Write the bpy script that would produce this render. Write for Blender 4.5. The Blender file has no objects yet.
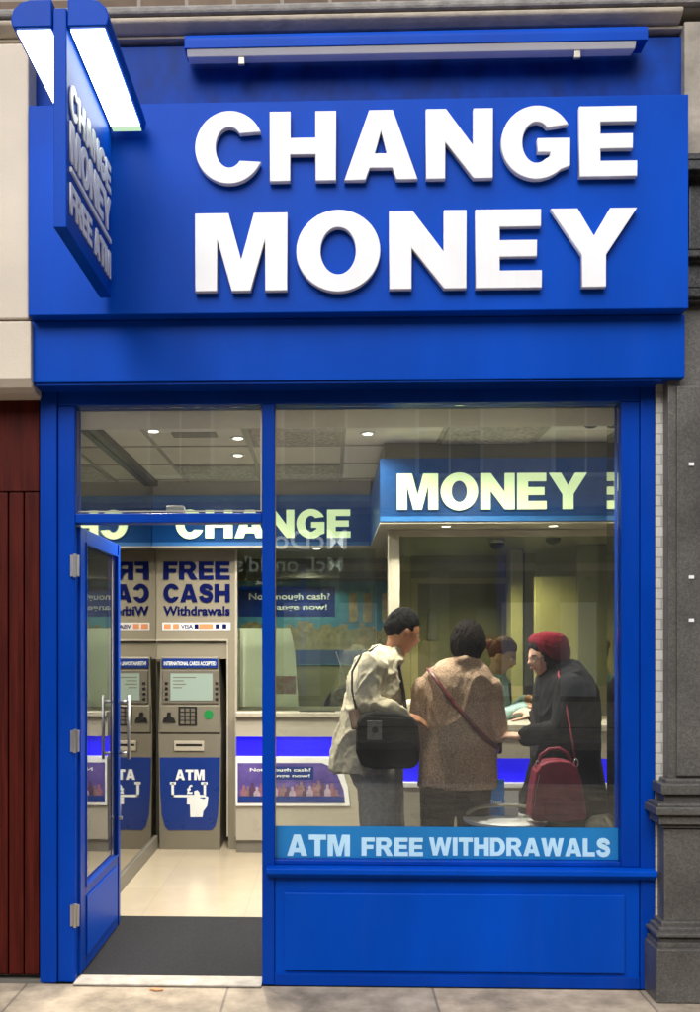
import bpy, math, random
from mathutils import Vector, noise, Matrix
random.seed(7)
R = math.radians
sc = bpy.context.scene
COL = sc.collection
# ---------------------------------------------------------------- camera model (photo 700x1012)
FPX, CX, CY, EYE = 930.0, 302.0, 644.0, 1.6
TH = math.atan(28 / 930.0)
def at(u, v, Y):
    dx = (u - CX) / FPX; dz = -(v - CY) / FPX
    rx = -math.sin(TH) + dx * math.cos(TH); ry = math.cos(TH) + dx * math.sin(TH)
    t = Y / ry
    return Vector((rx * t, Y, EYE + dz * t))
def ax(u, Y): return at(u, CY, Y).x
def az(v, Y, u=350): return at(u, v, Y).z
cam_d = bpy.data.cameras.new('camera'); cam = bpy.data.objects.new('camera', cam_d); COL.objects.link(cam)
cam.location = (0, 0, EYE); cam.rotation_euler = (R(90), 0, TH)
cam_d.sensor_width = 36; cam_d.sensor_fit = 'AUTO'; cam_d.lens = FPX / 1012 * 36
cam_d.shift_x = (350 - CX) / 1012; cam_d.shift_y = (CY - 506) / 1012
cam_d.clip_start = .05; cam_d.clip_end = 1000
sc.camera = cam
# ---------------------------------------------------------------- materials
def nodes(name):
    m = bpy.data.materials.new(name); m.use_nodes = True
    return m, m.node_tree.nodes, m.node_tree.links, m.node_tree.nodes['Principled BSDF']
def mat(name, col, rough=.5, metal=0, var=.12, scale=6, bump=0, bscale=60, spec=.5, coat=0, stretch=(1, 1, 1), rvar=.1, emit=None, es=0, alpha=None, col2=None, grime=0, gcol=(.16, .15, .13)):
    m, N, L, P = nodes(name)
    P.inputs['Roughness'].default_value = rough; P.inputs['Metallic'].default_value = metal
    P.inputs['Specular IOR Level'].default_value = spec
    if coat: P.inputs['Coat Weight'].default_value = coat; P.inputs['Coat Roughness'].default_value = .08
    tc = N.new('ShaderNodeTexCoord'); mp = N.new('ShaderNodeMapping'); mp.inputs['Scale'].default_value = stretch
    L.new(tc.outputs['Object'], mp.inputs[0])
    nz = N.new('ShaderNodeTexNoise'); nz.inputs['Scale'].default_value = scale; nz.inputs['Detail'].default_value = 6
    L.new(mp.outputs[0], nz.inputs['Vector'])
    mx = N.new('ShaderNodeMixRGB')
    c2 = col2 if col2 else tuple(min(1, c * (1 + var)) for c in col)
    c1 = col if col2 else tuple(c * (1 - var) for c in col)
    rmp = N.new('ShaderNodeMapRange'); rmp.inputs[1].default_value = .3; rmp.inputs[2].default_value = .7
    L.new(nz.outputs['Fac'], rmp.inputs[0]); L.new(rmp.outputs[0], mx.inputs[0])
    mx.inputs[1].default_value = (*c1, 1); mx.inputs[2].default_value = (*c2, 1)
    L.new(mx.outputs[0], P.inputs['Base Color'])
    if grime:
        m2 = N.new('ShaderNodeMapping'); m2.inputs['Scale'].default_value = (9, 9, .7); L.new(tc.outputs['Object'], m2.inputs[0])
        n3 = N.new('ShaderNodeTexNoise'); n3.inputs['Scale'].default_value = 1.6; n3.inputs['Detail'].default_value = 9; n3.inputs['Roughness'].default_value = .7; L.new(m2.outputs[0], n3.inputs['Vector'])
        n4 = N.new('ShaderNodeTexNoise'); n4.inputs['Scale'].default_value = 1.1; n4.inputs['Detail'].default_value = 5; L.new(tc.outputs['Object'], n4.inputs['Vector'])
        mu = N.new('ShaderNodeMath'); mu.operation = 'MULTIPLY'; L.new(n3.outputs['Fac'], mu.inputs[0]); L.new(n4.outputs['Fac'], mu.inputs[1])
        r3 = N.new('ShaderNodeMapRange'); r3.inputs[1].default_value = .24; r3.inputs[2].default_value = .46; r3.inputs[4].default_value = grime; L.new(mu.outputs[0], r3.inputs[0])
        g3 = N.new('ShaderNodeMixRGB'); g3.inputs[2].default_value = (*gcol, 1); L.new(r3.outputs[0], g3.inputs[0]); L.new(mx.outputs[0], g3.inputs[1]); L.new(g3.outputs[0], P.inputs['Base Color'])
    if rvar:
        r2 = N.new('ShaderNodeMapRange'); r2.inputs[3].default_value = max(.02, rough - rvar); r2.inputs[4].default_value = min(1, rough + rvar)
        L.new(nz.outputs['Fac'], r2.inputs[0]); L.new(r2.outputs[0], P.inputs['Roughness'])
    if bump:
        b = N.new('ShaderNodeBump'); b.inputs['Strength'].default_value = bump; b.inputs['Distance'].default_value = .01
        n2 = N.new('ShaderNodeTexNoise'); n2.inputs['Scale'].default_value = bscale; n2.inputs['Detail'].default_value = 4
        L.new(mp.outputs[0], n2.inputs['Vector']); L.new(n2.outputs['Fac'], b.inputs['Height']); L.new(b.outputs[0], P.inputs['Normal'])
    if emit:
        P.inputs['Emission Color'].default_value = (*emit, 1); P.inputs['Emission Strength'].default_value = es
    return m
def glass(name, tint=(.93, .97, .95), boost=1.9, ior=1.5, rough=0.0):
    m = bpy.data.materials.new(name); m.use_nodes = True
    N, L = m.node_tree.nodes, m.node_tree.links; N.clear()
    o = N.new('ShaderNodeOutputMaterial'); mx = N.new('ShaderNodeMixShader'); t = N.new('ShaderNodeBsdfTransparent'); g = N.new('ShaderNodeBsdfGlossy')
    f = N.new('ShaderNodeFresnel'); f.inputs[0].default_value = ior
    k = N.new('ShaderNodeMath'); k.operation = 'MULTIPLY'; k.inputs[1].default_value = boost; k.use_clamp = True
    t.inputs[0].default_value = (*tint, 1); g.inputs['Roughness'].default_value = rough; g.inputs[0].default_value = (.95, .98, 1, 1)
    L.new(f.outputs[0], k.inputs[0]); L.new(k.outputs[0], mx.inputs[0]); L.new(t.outputs[0], mx.inputs[1]); L.new(g.outputs[0], mx.inputs[2]); L.new(mx.outputs[0], o.inputs[0])
    return m
def dust_haze(m, amt=.05):  # thin dust film that also gives the glass its daylight haze
    N, L = m.node_tree.nodes, m.node_tree.links; o = [n for n in N if n.type == 'OUTPUT_MATERIAL'][0]; src = o.inputs[0].links[0].from_socket
    tc = N.new('ShaderNodeTexCoord'); n1 = N.new('ShaderNodeTexNoise'); n1.inputs['Scale'].default_value = 2.2; n1.inputs['Detail'].default_value = 7; n1.inputs['Roughness'].default_value = .65; L.new(tc.outputs['Object'], n1.inputs['Vector'])
    r = N.new('ShaderNodeMapRange'); r.inputs[1].default_value = .38; r.inputs[2].default_value = .75; r.inputs[3].default_value = .008; r.inputs[4].default_value = amt; L.new(n1.outputs['Fac'], r.inputs[0])
    d = N.new('ShaderNodeBsdfDiffuse'); d.inputs[0].default_value = (.6, .6, .58, 1); mx = N.new('ShaderNodeMixShader'); L.new(r.outputs[0], mx.inputs[0]); L.new(src, mx.inputs[1]); L.new(d.outputs[0], mx.inputs[2]); L.new(mx.outputs[0], o.inputs[0])
def blocks(name, c1, c2, mortar, bw, bh, ms=.01, rough=.8, axis='XZ', offset=.5, bump=.4, dirt=.3, gloss_n=0, spec=.4):
    """bricks, tiles or slabs in the object's own coordinates"""
    m, N, L, P = nodes(name)
    tc = N.new('ShaderNodeTexCoord'); sep = N.new('ShaderNodeSeparateXYZ'); cmb = N.new('ShaderNodeCombineXYZ')
    L.new(tc.outputs['Object'], sep.inputs[0])
    L.new(sep.outputs[axis[0]], cmb.inputs['X']); L.new(sep.outputs[axis[1]], cmb.inputs['Y'])
    b = N.new('ShaderNodeTexBrick'); b.inputs['Color1'].default_value = (*c1, 1); b.inputs['Color2'].default_value = (*c2, 1); b.inputs['Mortar'].default_value = (*mortar, 1)
    b.inputs['Scale'].default_value = 1; b.inputs['Brick Width'].default_value = bw; b.inputs['Row Height'].default_value = bh; b.inputs['Mortar Size'].default_value = ms; b.offset = offset
    b.inputs['Mortar Smooth'].default_value = .3
    L.new(cmb.outputs[0], b.inputs['Vector'])
    nz = N.new('ShaderNodeTexNoise'); nz.inputs['Scale'].default_value = 5; nz.inputs['Detail'].default_value = 8; nz.inputs['Roughness'].default_value = .65
    L.new(tc.outputs['Object'], nz.inputs['Vector'])
    mx = N.new('ShaderNodeMixRGB'); mx.blend_type = 'MULTIPLY'; mx.inputs[0].default_value = 1
    mr = N.new('ShaderNodeMapRange'); mr.inputs[1].default_value = .3; mr.inputs[2].default_value = .7; mr.inputs[3].default_value = 1 - dirt; mr.inputs[4].default_value = 1 + dirt * .3
    L.new(nz.outputs['Fac'], mr.inputs[0]); L.new(b.outputs['Color'], mx.inputs[1]); L.new(mr.outputs[0], mx.inputs[2]); L.new(mx.outputs[0], P.inputs['Base Color'])
    P.inputs['Roughness'].default_value = rough; P.inputs['Specular IOR Level'].default_value = spec
    bp = N.new('ShaderNodeBump'); bp.inputs['Strength'].default_value = bump; bp.inputs['Distance'].default_value = .006; bp.invert = True
    L.new(b.outputs['Fac'], bp.inputs['Height']); L.new(bp.outputs[0], P.inputs['Normal'])
    return m
def granite(name, base, sp1, sp2, rough=.35):
    m, N, L, P = nodes(name)
    tc = N.new('ShaderNodeTexCoord'); v = N.new('ShaderNodeTexVoronoi'); v.inputs['Scale'].default_value = 150
    n = N.new('ShaderNodeTexNoise'); n.inputs['Scale'].default_value = 3; n.inputs['Detail'].default_value = 8
    L.new(tc.outputs['Object'], v.inputs['Vector']); L.new(tc.outputs['Object'], n.inputs['Vector'])
    cr = N.new('ShaderNodeValToRGB'); e = cr.color_ramp.elements
    e[0].position = 0; e[0].color = (*sp1, 1); e[1].position = 1; e[1].color = (*sp2, 1); x = cr.color_ramp.elements.new(.5); x.color = (*base, 1)
    s = N.new('ShaderNodeSeparateColor'); L.new(v.outputs['Color'], s.inputs[0]); L.new(s.outputs[0], cr.inputs[0])
    mx = N.new('ShaderNodeMixRGB'); mx.blend_type = 'MULTIPLY'; mx.inputs[0].default_value = 1
    mr = N.new('ShaderNodeMapRange'); mr.inputs[1].default_value = .3; mr.inputs[2].default_value = .7; mr.inputs[3].default_value = .6; mr.inputs[4].default_value = 1.25
    L.new(n.outputs['Fac'], mr.inputs[0]); L.new(cr.outputs[0], mx.inputs[1]); L.new(mr.outputs[0], mx.inputs[2]); L.new(mx.outputs[0], P.inputs['Base Color'])
    P.inputs['Roughness'].default_value = rough
    return m
def emis(name, col, s): return mat(name, tuple(min(.8, c) for c in col), .4, 0, 0, emit=col, es=s, rvar=0)
M = {}
M['blue'] = mat('blue_paint', (.0002, .052, .40), .38, spec=.07, grime=.10, gcol=(.03, .075, .30), var=.16, scale=2.2, bump=.05, bscale=90, rvar=.07, stretch=(1, 1, .35))
M['blue_dk'] = mat('blue_paint_frame', (.0002, .037, .31), .34, spec=.10, grime=.08, gcol=(.06, .08, .2), var=.18, scale=3, bump=.06, bscale=60, rvar=.08, stretch=(1, 1, .35))
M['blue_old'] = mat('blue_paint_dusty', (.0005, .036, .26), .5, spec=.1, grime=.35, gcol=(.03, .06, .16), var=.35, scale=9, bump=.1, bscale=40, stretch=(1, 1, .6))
M['white'] = mat('white_acrylic', (.76, .77, .80), .35, var=.04, scale=4, rvar=.05)
M['letter'] = mat('white_sign_letter', (.74, .75, .79), .4, var=.06, scale=3, rvar=.05, grime=.22, gcol=(.42, .42, .42))
M['whitep'] = mat('white_print', (.75, .8, .82), .4, var=.04)
M['sticker'] = mat('light_blue_vinyl', (.008, .16, .42), .35, var=.08, scale=5)
M['stickert'] = mat('pale_vinyl_letters', (.42, .66, .82), .4, var=.05)
M['chrome'] = mat('brushed_steel', (.50, .50, .50), .38, 1, var=.05, scale=40, stretch=(1, 1, .1))
M['glass'] = glass('window_glass', (.94, .96, .93), 1.9, 1.5)
dust_haze(M['glass'], .035)
M['glass_in'] = glass('counter_glass', (.86, .92, .86), 1.1, 1.45)
M['mirror'] = mat('tinted_mirror', (.50, .49, .45), .03, 1, var=.03, scale=1, rvar=.02)
M['beige'] = mat('painted_beige_stone', (.54, .48, .40), .75, var=.07, scale=3, bump=.12, bscale=120)
M['wood'] = mat('dark_red_wood', (.030, .0028, .0018), .55, var=.5, scale=7, stretch=(6, 6, .35), bump=.2, bscale=18, col2=(.075, .0085, .005), spec=.12)
M['granite'] = granite('grey_granite', (.088, .085, .079), (.065, .063, .06), (.118, .114, .106))
M['granite_dk'] = granite('dark_granite', (.03, .03, .032), (.012, .012, .013), (.07, .07, .07), .28)
M['stone'] = mat('weathered_limestone', (.30, .27, .23), .85, var=.25, scale=8, bump=.4, bscale=40)
M['stone_lt'] = mat('pale_limestone', (.50, .44, .35), .8, var=.18, scale=10, bump=.25, bscale=50)
M['stone_gr'] = mat('grey_stone', (.23, .22, .21), .85, var=.3, scale=12, bump=.5, bscale=60)
M['brick'] = blocks('brown_brick', (.14, .10, .075), (.19, .14, .10), (.30, .27, .23), .225, .075, .010, .9)
M['tile_w'] = blocks('white_glazed_brick', (.55, .54, .51), (.50, .49, .47), (.34, .33, .31), .30, .0475, .0035, .3, bump=.5, dirt=.25, spec=.5)
M['paving'] = blocks('sandstone_paving', (.47, .385, .28), (.38, .32, .245), (.24, .20, .16), .95, .62, .007, .85, axis='XY', bump=.3, dirt=.6)
M['asphalt'] = mat('asphalt', (.05, .05, .052), .9, var=.25, scale=30, bump=.6, bscale=200)
M['kerb'] = mat('kerb_granite', (.30, .29, .28), .8, var=.2, scale=25, bump=.3)
M['floor'] = blocks('cream_floor_tile', (.45, .395, .295), (.43, .37, .275), (.37, .33, .25), .6, .6, .003, .16, axis='XY', offset=0, bump=.15, dirt=.08)
M['mat'] = mat('charcoal_doormat', (.035, .036, .040), .95, var=.3, scale=160, bump=1, bscale=300, spec=.1)
M['thresh'] = mat('worn_threshold_stone', (.36, .33, .29), .6, var=.25, scale=14, bump=.3)
M['wall_in'] = mat('interior_cream_wall', (.74, .70, .60), .6, var=.05, scale=2)
M['panel_in'] = mat('satin_taupe_panel', (.235, .215, .165), .35, var=.05, scale=2, rvar=.05)
M['frame_in'] = mat('pale_aluminium_trim', (.44, .41, .34), .35, var=.05, metal=.2)
M['ceil'] = mat('ceiling_tile', (.87, .85, .77), .85, var=.04, scale=3, bump=.25, bscale=250)
M['grid'] = mat('ceiling_grid', (.48, .46, .40), .5, var=.05)
M['prism'] = mat('prismatic_diffuser', (.56, .55, .50), .35, var=.35, scale=38, bump=.8, bscale=130)
M['dark'] = mat('black_plastic', (.012, .012, .013), .3, var=.2, scale=10)
M['dome'] = mat('smoked_dome', (.012, .012, .013), .4, var=.05, spec=.15)
M['brown_rail'] = mat('dark_bronze_rail', (.06, .05, .045), .4, var=.1)
M['sign_in'] = mat('backlit_blue_panel', (.003, .035, .125), .35, var=.05, emit=(.004, .05, .20), es=.28, spec=.2)
M['sign_edge'] = mat('sign_edge_blue', (.02, .12, .34), .35, var=.05, emit=(.02, .13, .35), es=.12)
M['glow'] = emis('backlit_letter', (.55, .68, .38), .95)
M['led'] = emis('blue_led_strip', (.012, .006, .95), .6)
M['lamp'] = emis('tube_diffuser', (.93, 1.0, .84), 5)
M['lampfade'] = emis('diffuser_fade', (.42, .62, .36), .9)  # dimmer green glow imitating the light's fade at the diffuser edge
M['spotlens'] = emis('downlight_lens', (1, .93, .72), 4)
M['atm'] = mat('grey_taupe_metal', (.215, .20, .16), .38, var=.05, metal=.35, scale=3)
M['atm_dk'] = mat('taupe_plastic', (.12, .11, .09), .45, var=.08)
M['atm_blue'] = mat('royal_blue_sticker', (.006, .03, .20), .3, var=.05)
M['screen'] = mat('lit_screen', (.15, .18, .16), .2, var=0, emit=(.42, .55, .44), es=.36, rvar=0)
M['green'] = mat('green_button', (.01, .16, .04), .35, var=.05, emit=(.01, .2, .05), es=.25)
M['navy'] = mat('navy_print', (.004, .008, .075), .9, var=.03, spec=.05)
M['orange'] = mat('orange_print', (.62, .24, .10), .5, var=.1)
M['counter'] = mat('counter_laminate', (.37, .345, .29), .3, var=.04, scale=3)
M['booth'] = mat('booth_back_wall', (.42, .37, .17), .7, var=.06, scale=2)
M['booth_dk'] = mat('booth_olive_panel', (.17, .16, .08), .55, var=.1, scale=2)
M['skirt'] = mat('skirting', (.16, .15, .13), .45, var=.1)
# ---------------------------------------------------------------- mesh helpers
class MB:
    def __init__(s): s.v = []; s.f = []
    def add(s, vs, fs):
        o = len(s.v); s.v += [Vector(p) for p in vs]; s.f += [tuple(i + o for i in f) for f in fs]; return s
    def box(s, x0, y0, z0, x1, y1, z1):
        x0, x1 = sorted((x0, x1)); y0, y1 = sorted((y0, y1)); z0, z1 = sorted((z0, z1))
        return s.add([(x0, y0, z0), (x1, y0, z0), (x1, y1, z0), (x0, y1, z0), (x0, y0, z1), (x1, y0, z1), (x1, y1, z1), (x0, y1, z1)],
                     [(0, 3, 2, 1), (4, 5, 6, 7), (0, 1, 5, 4), (1, 2, 6, 5), (2, 3, 7, 6), (3, 0, 4, 7)])
    def pbox(s, u0, v0, u1, v1, Y, d=.02):          # front face at depth Y
        um, vm = (u0 + u1) / 2, (v0 + v1) / 2
        return s.box(at(u0, vm, Y).x, Y, at(um, v0, Y).z, at(u1, vm, Y).x, Y + d, at(um, v1, Y).z)
    def prism(s, pts, axis, a, b):                  # polygon extruded along an axis
        def P(p, t): return {'X': (t, p[0], p[1]), 'Y': (p[0], t, p[1]), 'Z': (p[0], p[1], t)}[axis]
        n = len(pts)
        return s.add([P(p, a) for p in pts] + [P(p, b) for p in pts], [tuple(range(n)), tuple(reversed(range(n, 2 * n)))] + [(i, i + n, (i + 1) % n + n, (i + 1) % n) for i in range(n)])
    def loft(s, rings, n=20):                       # rings: (center, rx, ry) horizontal ellipses
        o = len(s.v); vs = []; fs = []
        for c, rx, ry in rings:
            for k in range(n):
                a = 2 * math.pi * k / n; vs.append((c[0] + rx * math.cos(a), c[1] + ry * math.sin(a), c[2]))
        for i in range(len(rings) - 1):
            for k in range(n): fs.append((i * n + k, i * n + (k + 1) % n, (i + 1) * n + (k + 1) % n, (i + 1) * n + k))
        fs.append(tuple(reversed(range(n)))); fs.append(tuple(range((len(rings) - 1) * n, len(rings) * n)))
        return s.add(vs, fs)
    def tube(s, pts, rad, n=12, flat=1.0, caps=True):          # rings perpendicular to a path, rad number or list
        pts = [Vector(p) for p in pts]; m = len(pts)
        rad = rad if isinstance(rad, (list, tuple)) else [rad] * m
        vs = []; fs = []; prev = None
        for i, p in enumerate(pts):
            d = ((pts[min(i + 1, m - 1)] - p).normalized() + (p - pts[max(i - 1, 0)]).normalized())
            d = d.normalized() if d.length > 1e-6 else Vector((0, 0, 1))
            if prev is None: a = d.cross(Vector((0, 0, 1)) if abs(d.z) < .9 else Vector((1, 0, 0))).normalized()
            else:
                a = prev - d * prev.dot(d); a = a.normalized()
            prev = a; b = d.cross(a)
            for k in range(n):
                t = 2 * math.pi * k / n; vs.append(p + a * rad[i] * math.cos(t) + b * rad[i] * flat * math.sin(t))
        for i in range(m - 1):
            for k in range(n): fs.append((i * n + k, i * n + (k + 1) % n, (i + 1) * n + (k + 1) % n, (i + 1) * n + k))
        fs.append(tuple(reversed(range(n)))); fs.append(tuple(range((m - 1) * n, m * n)))
        return s.add(vs, fs)
    def limb(s, pts, rad, n=14):                     # tube with ball joints
        s.tube(pts, rad, n)
        for p, r in zip(pts, rad): s.ball(p, r * .99)
        return s
    def ball(s, c, r, n=14, m=9, sc=(1, 1, 1)):
        c = Vector(c); vs = [c + Vector((0, 0, -r * sc[2]))]; fs = []
        for i in range(1, m):
            ph = math.pi * i / m - math.pi / 2
            for k in range(n):
                t = 2 * math.pi * k / n; vs.append(c + Vector((r * sc[0] * math.cos(ph) * math.cos(t), r * sc[1] * math.cos(ph) * math.sin(t), r * sc[2] * math.sin(ph))))
        vs.append(c + Vector((0, 0, r * sc[2])))
        for k in range(n): fs.append((0, 1 + (k + 1) % n, 1 + k))
        for i in range(m - 2):
            for k in range(n): fs.append((1 + i * n + k, 1 + i * n + (k + 1) % n, 1 + (i + 1) * n + (k + 1) % n, 1 + (i + 1) * n + k))
        l = len(vs) - 1; q = 1 + (m - 2) * n
        for k in range(n): fs.append((l, q + k, q + (k + 1) % n))
        return s.add(vs, fs)
    def lathe(s, c, prof, n=28, axis='Z'):
        c = Vector(c); vs = []; fs = []
        for r, z in prof:
            for k in range(n):
                t = 2 * math.pi * k / n; q = (r * math.cos(t), r * math.sin(t), z) if axis == 'Z' else (r * math.cos(t), z, r * math.sin(t))
                vs.append(c + Vector(q))
        m = len(prof)
        for i in range(m - 1):
            for k in range(n): fs.append((i * n + k, i * n + (k + 1) % n, (i + 1) * n + (k + 1) % n, (i + 1) * n + k))
        fs.append(tuple(reversed(range(n)))); fs.append(tuple(range((m - 1) * n, m * n)))
        return s.add(vs, fs)
def wl(o):
    v = Vector((0, 0, 0))
    while o: v += o.location; o = o.parent
    return v
def tag(o, label=None, cat=None, group=None, kind=None):
    if label: o['label'] = label
    if cat: o['category'] = cat
    if group: o['group'] = group
    if kind: o['kind'] = kind
    return o
def fixnormals(me):
    import bmesh
    bm = bmesh.new(); bm.from_mesh(me); bmesh.ops.recalc_face_normals(bm, faces=bm.faces); bm.to_mesh(me); bm.free()
def obj(name, mb, m, parent=None, bevel=0, smooth=False, seg=2):
    if parent: org = wl(parent)
    else:
        xs = [v.x for v in mb.v]; ys = [v.y for v in mb.v]; zs = [v.z for v in mb.v]
        org = Vector(((min(xs) + max(xs)) / 2, (min(ys) + max(ys)) / 2, min(zs)))
    me = bpy.data.meshes.new(name); me.from_pydata([v - org for v in mb.v], [], mb.f); me.update(); fixnormals(me)
    me.materials.append(m); o = bpy.data.objects.new(name, me); COL.objects.link(o)
    if parent: o.parent = parent
    else: o.location = org
    if bevel:
        b = o.modifiers.new('bevel', 'BEVEL'); b.width = bevel; b.segments = seg; b.limit_method = 'ANGLE'; b.angle_limit = R(40)
    if smooth:
        for p in me.polygons: p.use_smooth = True
    return o
def thing(name, loc, label, cat, group=None):
    e = bpy.data.objects.new(name, None); COL.objects.link(e); e.location = loc; e.empty_display_size = .1
    return tag(e, label, cat, group)
def struct(name, mb, m, bevel=0): return tag(obj(name, mb, m, None, bevel), kind='structure')
def dup(o, loc=None, parent=None):
    c = o.copy(); COL.objects.link(c)
    if parent: c.parent = parent
    if loc is not None: c.location = loc
    for ch in [x for x in bpy.data.objects if x.parent == o]: dup(ch, None, c)
    return c
# ---------------------------------------------------------------- heavy sans capitals, cap height 1
def arc(cx, cy, rx, ry, a0, a1, n=22): return [(cx + rx * math.cos(R(a0 + (a1 - a0) * i / n)), cy + ry * math.sin(R(a0 + (a1 - a0) * i / n))) for i in range(n + 1)]
def scurve():
    C = [(.76, .665), (.72, .79), (.60, .87), (.46, .89), (.30, .865), (.19, .76), (.22, .65), (.36, .575), (.56, .50), (.71, .42), (.755, .30), (.69, .175), (.56, .115), (.44, .105), (.28, .14), (.18, .23), (.145, .345)]
    pts = []
    for i in range(len(C) - 1):
        p0, p1, p2, p3 = C[max(i - 1, 0)], C[i], C[i + 1], C[min(i + 2, len(C) - 1)]
        for k in range(4):
            t = k / 4
            pts.append(tuple(.5 * ((2 * p1[j]) + (-p0[j] + p2[j]) * t + (2 * p0[j] - 5 * p1[j] + 4 * p2[j] - p3[j]) * t * t + (-p0[j] + 3 * p1[j] - 3 * p2[j] + p3[j]) * t ** 3) for j in (0, 1)))
    pts.append(C[-1]); Lf = []; Rt = []
    for i, p in enumerate(pts):
        a = pts[max(i - 1, 0)]; b = pts[min(i + 1, len(pts) - 1)]; dx, dy = b[0] - a[0], b[1] - a[1]; l = math.hypot(dx, dy); w = .122 + .018 * abs(math.sin(math.pi * i / len(pts)))
        Lf.append((p[0] - dy / l * w, p[1] + dx / l * w)); Rt.append((p[0] + dy / l * w, p[1] - dx / l * w))
    return Lf + Rt[::-1]
G = {
 'A': (1.06, [[(0, 0), (.31, 0), (.37, .17), (.69, .17), (.75, 0), (1.06, 0), (.70, 1), (.36, 1)], [(.44, .38), (.62, .38), (.53, .70)]]),
 'C': (.97, [arc(.5, .5, .5, .525, 24, 336, 40) + arc(.5, .5, .2, .29, 318, 42, 30)]),
 'D': (.97, [[(0, 0)] + arc(.45, .5, .51, .5, -90, 90) + [(0, 1)], [(.29, .22)] + arc(.42, .5, .23, .28, -90, 90) + [(.29, .78)]]),
 'E': (.82, [[(0, 0), (.82, 0), (.82, .225), (.30, .225), (.30, .395), (.76, .395), (.76, .61), (.30, .61), (.30, .775), (.81, .775), (.81, 1), (0, 1)]]),
 'F': (.78, [[(0, 0), (.30, 0), (.30, .38), (.70, .38), (.70, .60), (.30, .60), (.30, .775), (.78, .775), (.78, 1), (0, 1)]]),
 'G': (1.0, [arc(.51, .5, .51, .525, 28, 312, 40) + [(.985, .16), (.985, .56), (.52, .56), (.52, .36), (.70, .36), (.70, .30)] + arc(.51, .5, .205, .29, 305, 45, 30)]),
 'H': (.96, [[(0, 0), (.30, 0), (.30, .38), (.66, .38), (.66, 0), (.96, 0), (.96, 1), (.66, 1), (.66, .62), (.30, .62), (.30, 1), (0, 1)]]),
 'I': (.30, [[(0, 0), (.30, 0), (.30, 1), (0, 1)]]),
 'L': (.76, [[(0, 0), (.76, 0), (.76, .24), (.30, .24), (.30, 1), (0, 1)]]),
 'M': (1.16, [[(0, 0), (.28, 0), (.28, .66), (.46, 0), (.70, 0), (.88, .66), (.88, 0), (1.16, 0), (1.16, 1), (.74, 1), (.58, .40), (.42, 1), (0, 1)]]),
 'N': (.96, [[(0, 0), (.28, 0), (.28, .52), (.68, 0), (.96, 0), (.96, 1), (.68, 1), (.68, .47), (.29, 1), (0, 1)]]),
 'O': (1.05, [arc(.525, .5, .525, .525, 0, 352.5, 47), arc(.525, .5, .22, .30, 0, 350, 35)]),
 'R': (1.0, [[(0, 0), (.30, 0), (.30, .39), (.37, .39), (.47, .33), (.65, 0), (1.0, 0), (.82, .33), (.72, .42)] + arc(.60, .705, .335, .295, -62, 90, 14) + [(0, 1)], [(.30, .585)] + arc(.52, .69, .115, .105, -90, 90, 10) + [(.30, .795)]]),
 'S': (.90, [scurve()]),
 'T': (.90, [[(.30, 0), (.60, 0), (.60, .76), (.90, .76), (.90, 1), (0, 1), (0, .76), (.30, .76)]]),
 'W': (1.44, [[(.25, 0), (.54, 0), (.72, .60), (.90, 0), (1.19, 0), (1.44, 1), (1.14, 1), (1.02, .42), (.86, 1), (.58, 1), (.42, .42), (.30, 1), (0, 1)]]),
 'Y': (1.06, [[(.38, 0), (.68, 0), (.68, .41), (1.06, 1), (.73, 1), (.53, .65), (.33, 1), (0, 1), (.38, .41)]]),
}
def curve_mesh(splines, ext, bev):
    cu = bpy.data.curves.new('c', 'CURVE'); cu.dimensions = '2D'; cu.fill_mode = 'BOTH'; cu.extrude = ext; cu.bevel_depth = bev; cu.bevel_resolution = 1; cu.offset = -bev
    for sp in splines:
        s = cu.splines.new('POLY'); s.points.add(len(sp) - 1); s.use_cyclic_u = True
        for p, q in zip(s.points, sp): p.co = (q[0], q[1], 0, 1)
    o = bpy.data.objects.new('c', cu); COL.objects.link(o); dg = bpy.context.evaluated_depsgraph_get(); me = bpy.data.meshes.new_from_object(o.evaluated_get(dg))
    bpy.data.objects.remove(o); bpy.data.curves.remove(cu); return me
def font_mesh(text, ext, offset):
    cu = bpy.data.curves.new('t', 'FONT'); cu.body = text; cu.extrude = ext; cu.offset = offset; cu.resolution_u = 3
    o = bpy.data.objects.new('t', cu); COL.objects.link(o); dg = bpy.context.evaluated_depsgraph_get(); me = bpy.data.meshes.new_from_object(o.evaluated_get(dg))
    bpy.data.objects.remove(o); bpy.data.curves.remove(cu); return me
def to_world(me, org, ex, ey, en, parent, name, m):
    """mesh in the xy plane goes to org + x*ex + y*ey + z*en"""
    base = wl(parent) if parent else Vector(org)
    for v in me.vertices: v.co = Vector(org) + v.co.x * ex + v.co.y * ey + v.co.z * en - base
    me.materials.clear(); me.materials.append(m)
    me.name = name; o = bpy.data.objects.new(name, me); COL.objects.link(o)
    if parent: o.parent = parent
    else: o.location = base
    return o
XP, YP, ZP = Vector((1, 0, 0)), Vector((0, 1, 0)), Vector((0, 0, 1))
def caps(text, org, width, height, thick, m, parent, ex=XP, ey=ZP, en=-YP, each=False, bev=0, name='lettering', gap=.075):
    nat = 0
    for ch in text: nat += (.42 if ch == ' ' else G[ch][0] + gap)
    nat -= gap; sx = width / nat; x = 0; allsp = []
    for ch in text:
        if ch == ' ': x += .42; continue
        w, sps = G[ch]; sp = [[((x + p[0]) * sx, p[1] * height) for p in s] for s in sps]
        if each:
            me = curve_mesh(sp, thick / 2 - bev, bev); to_world(me, Vector(org) + en * thick / 2, ex, ey, en, parent, 'letter', m)
        else: allsp += sp
        x += w + gap
    if not each:
        me = curve_mesh(allsp, thick / 2 - bev, bev); return to_world(me, Vector(org) + en * thick / 2, ex, ey, en, parent, name, m)
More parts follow.
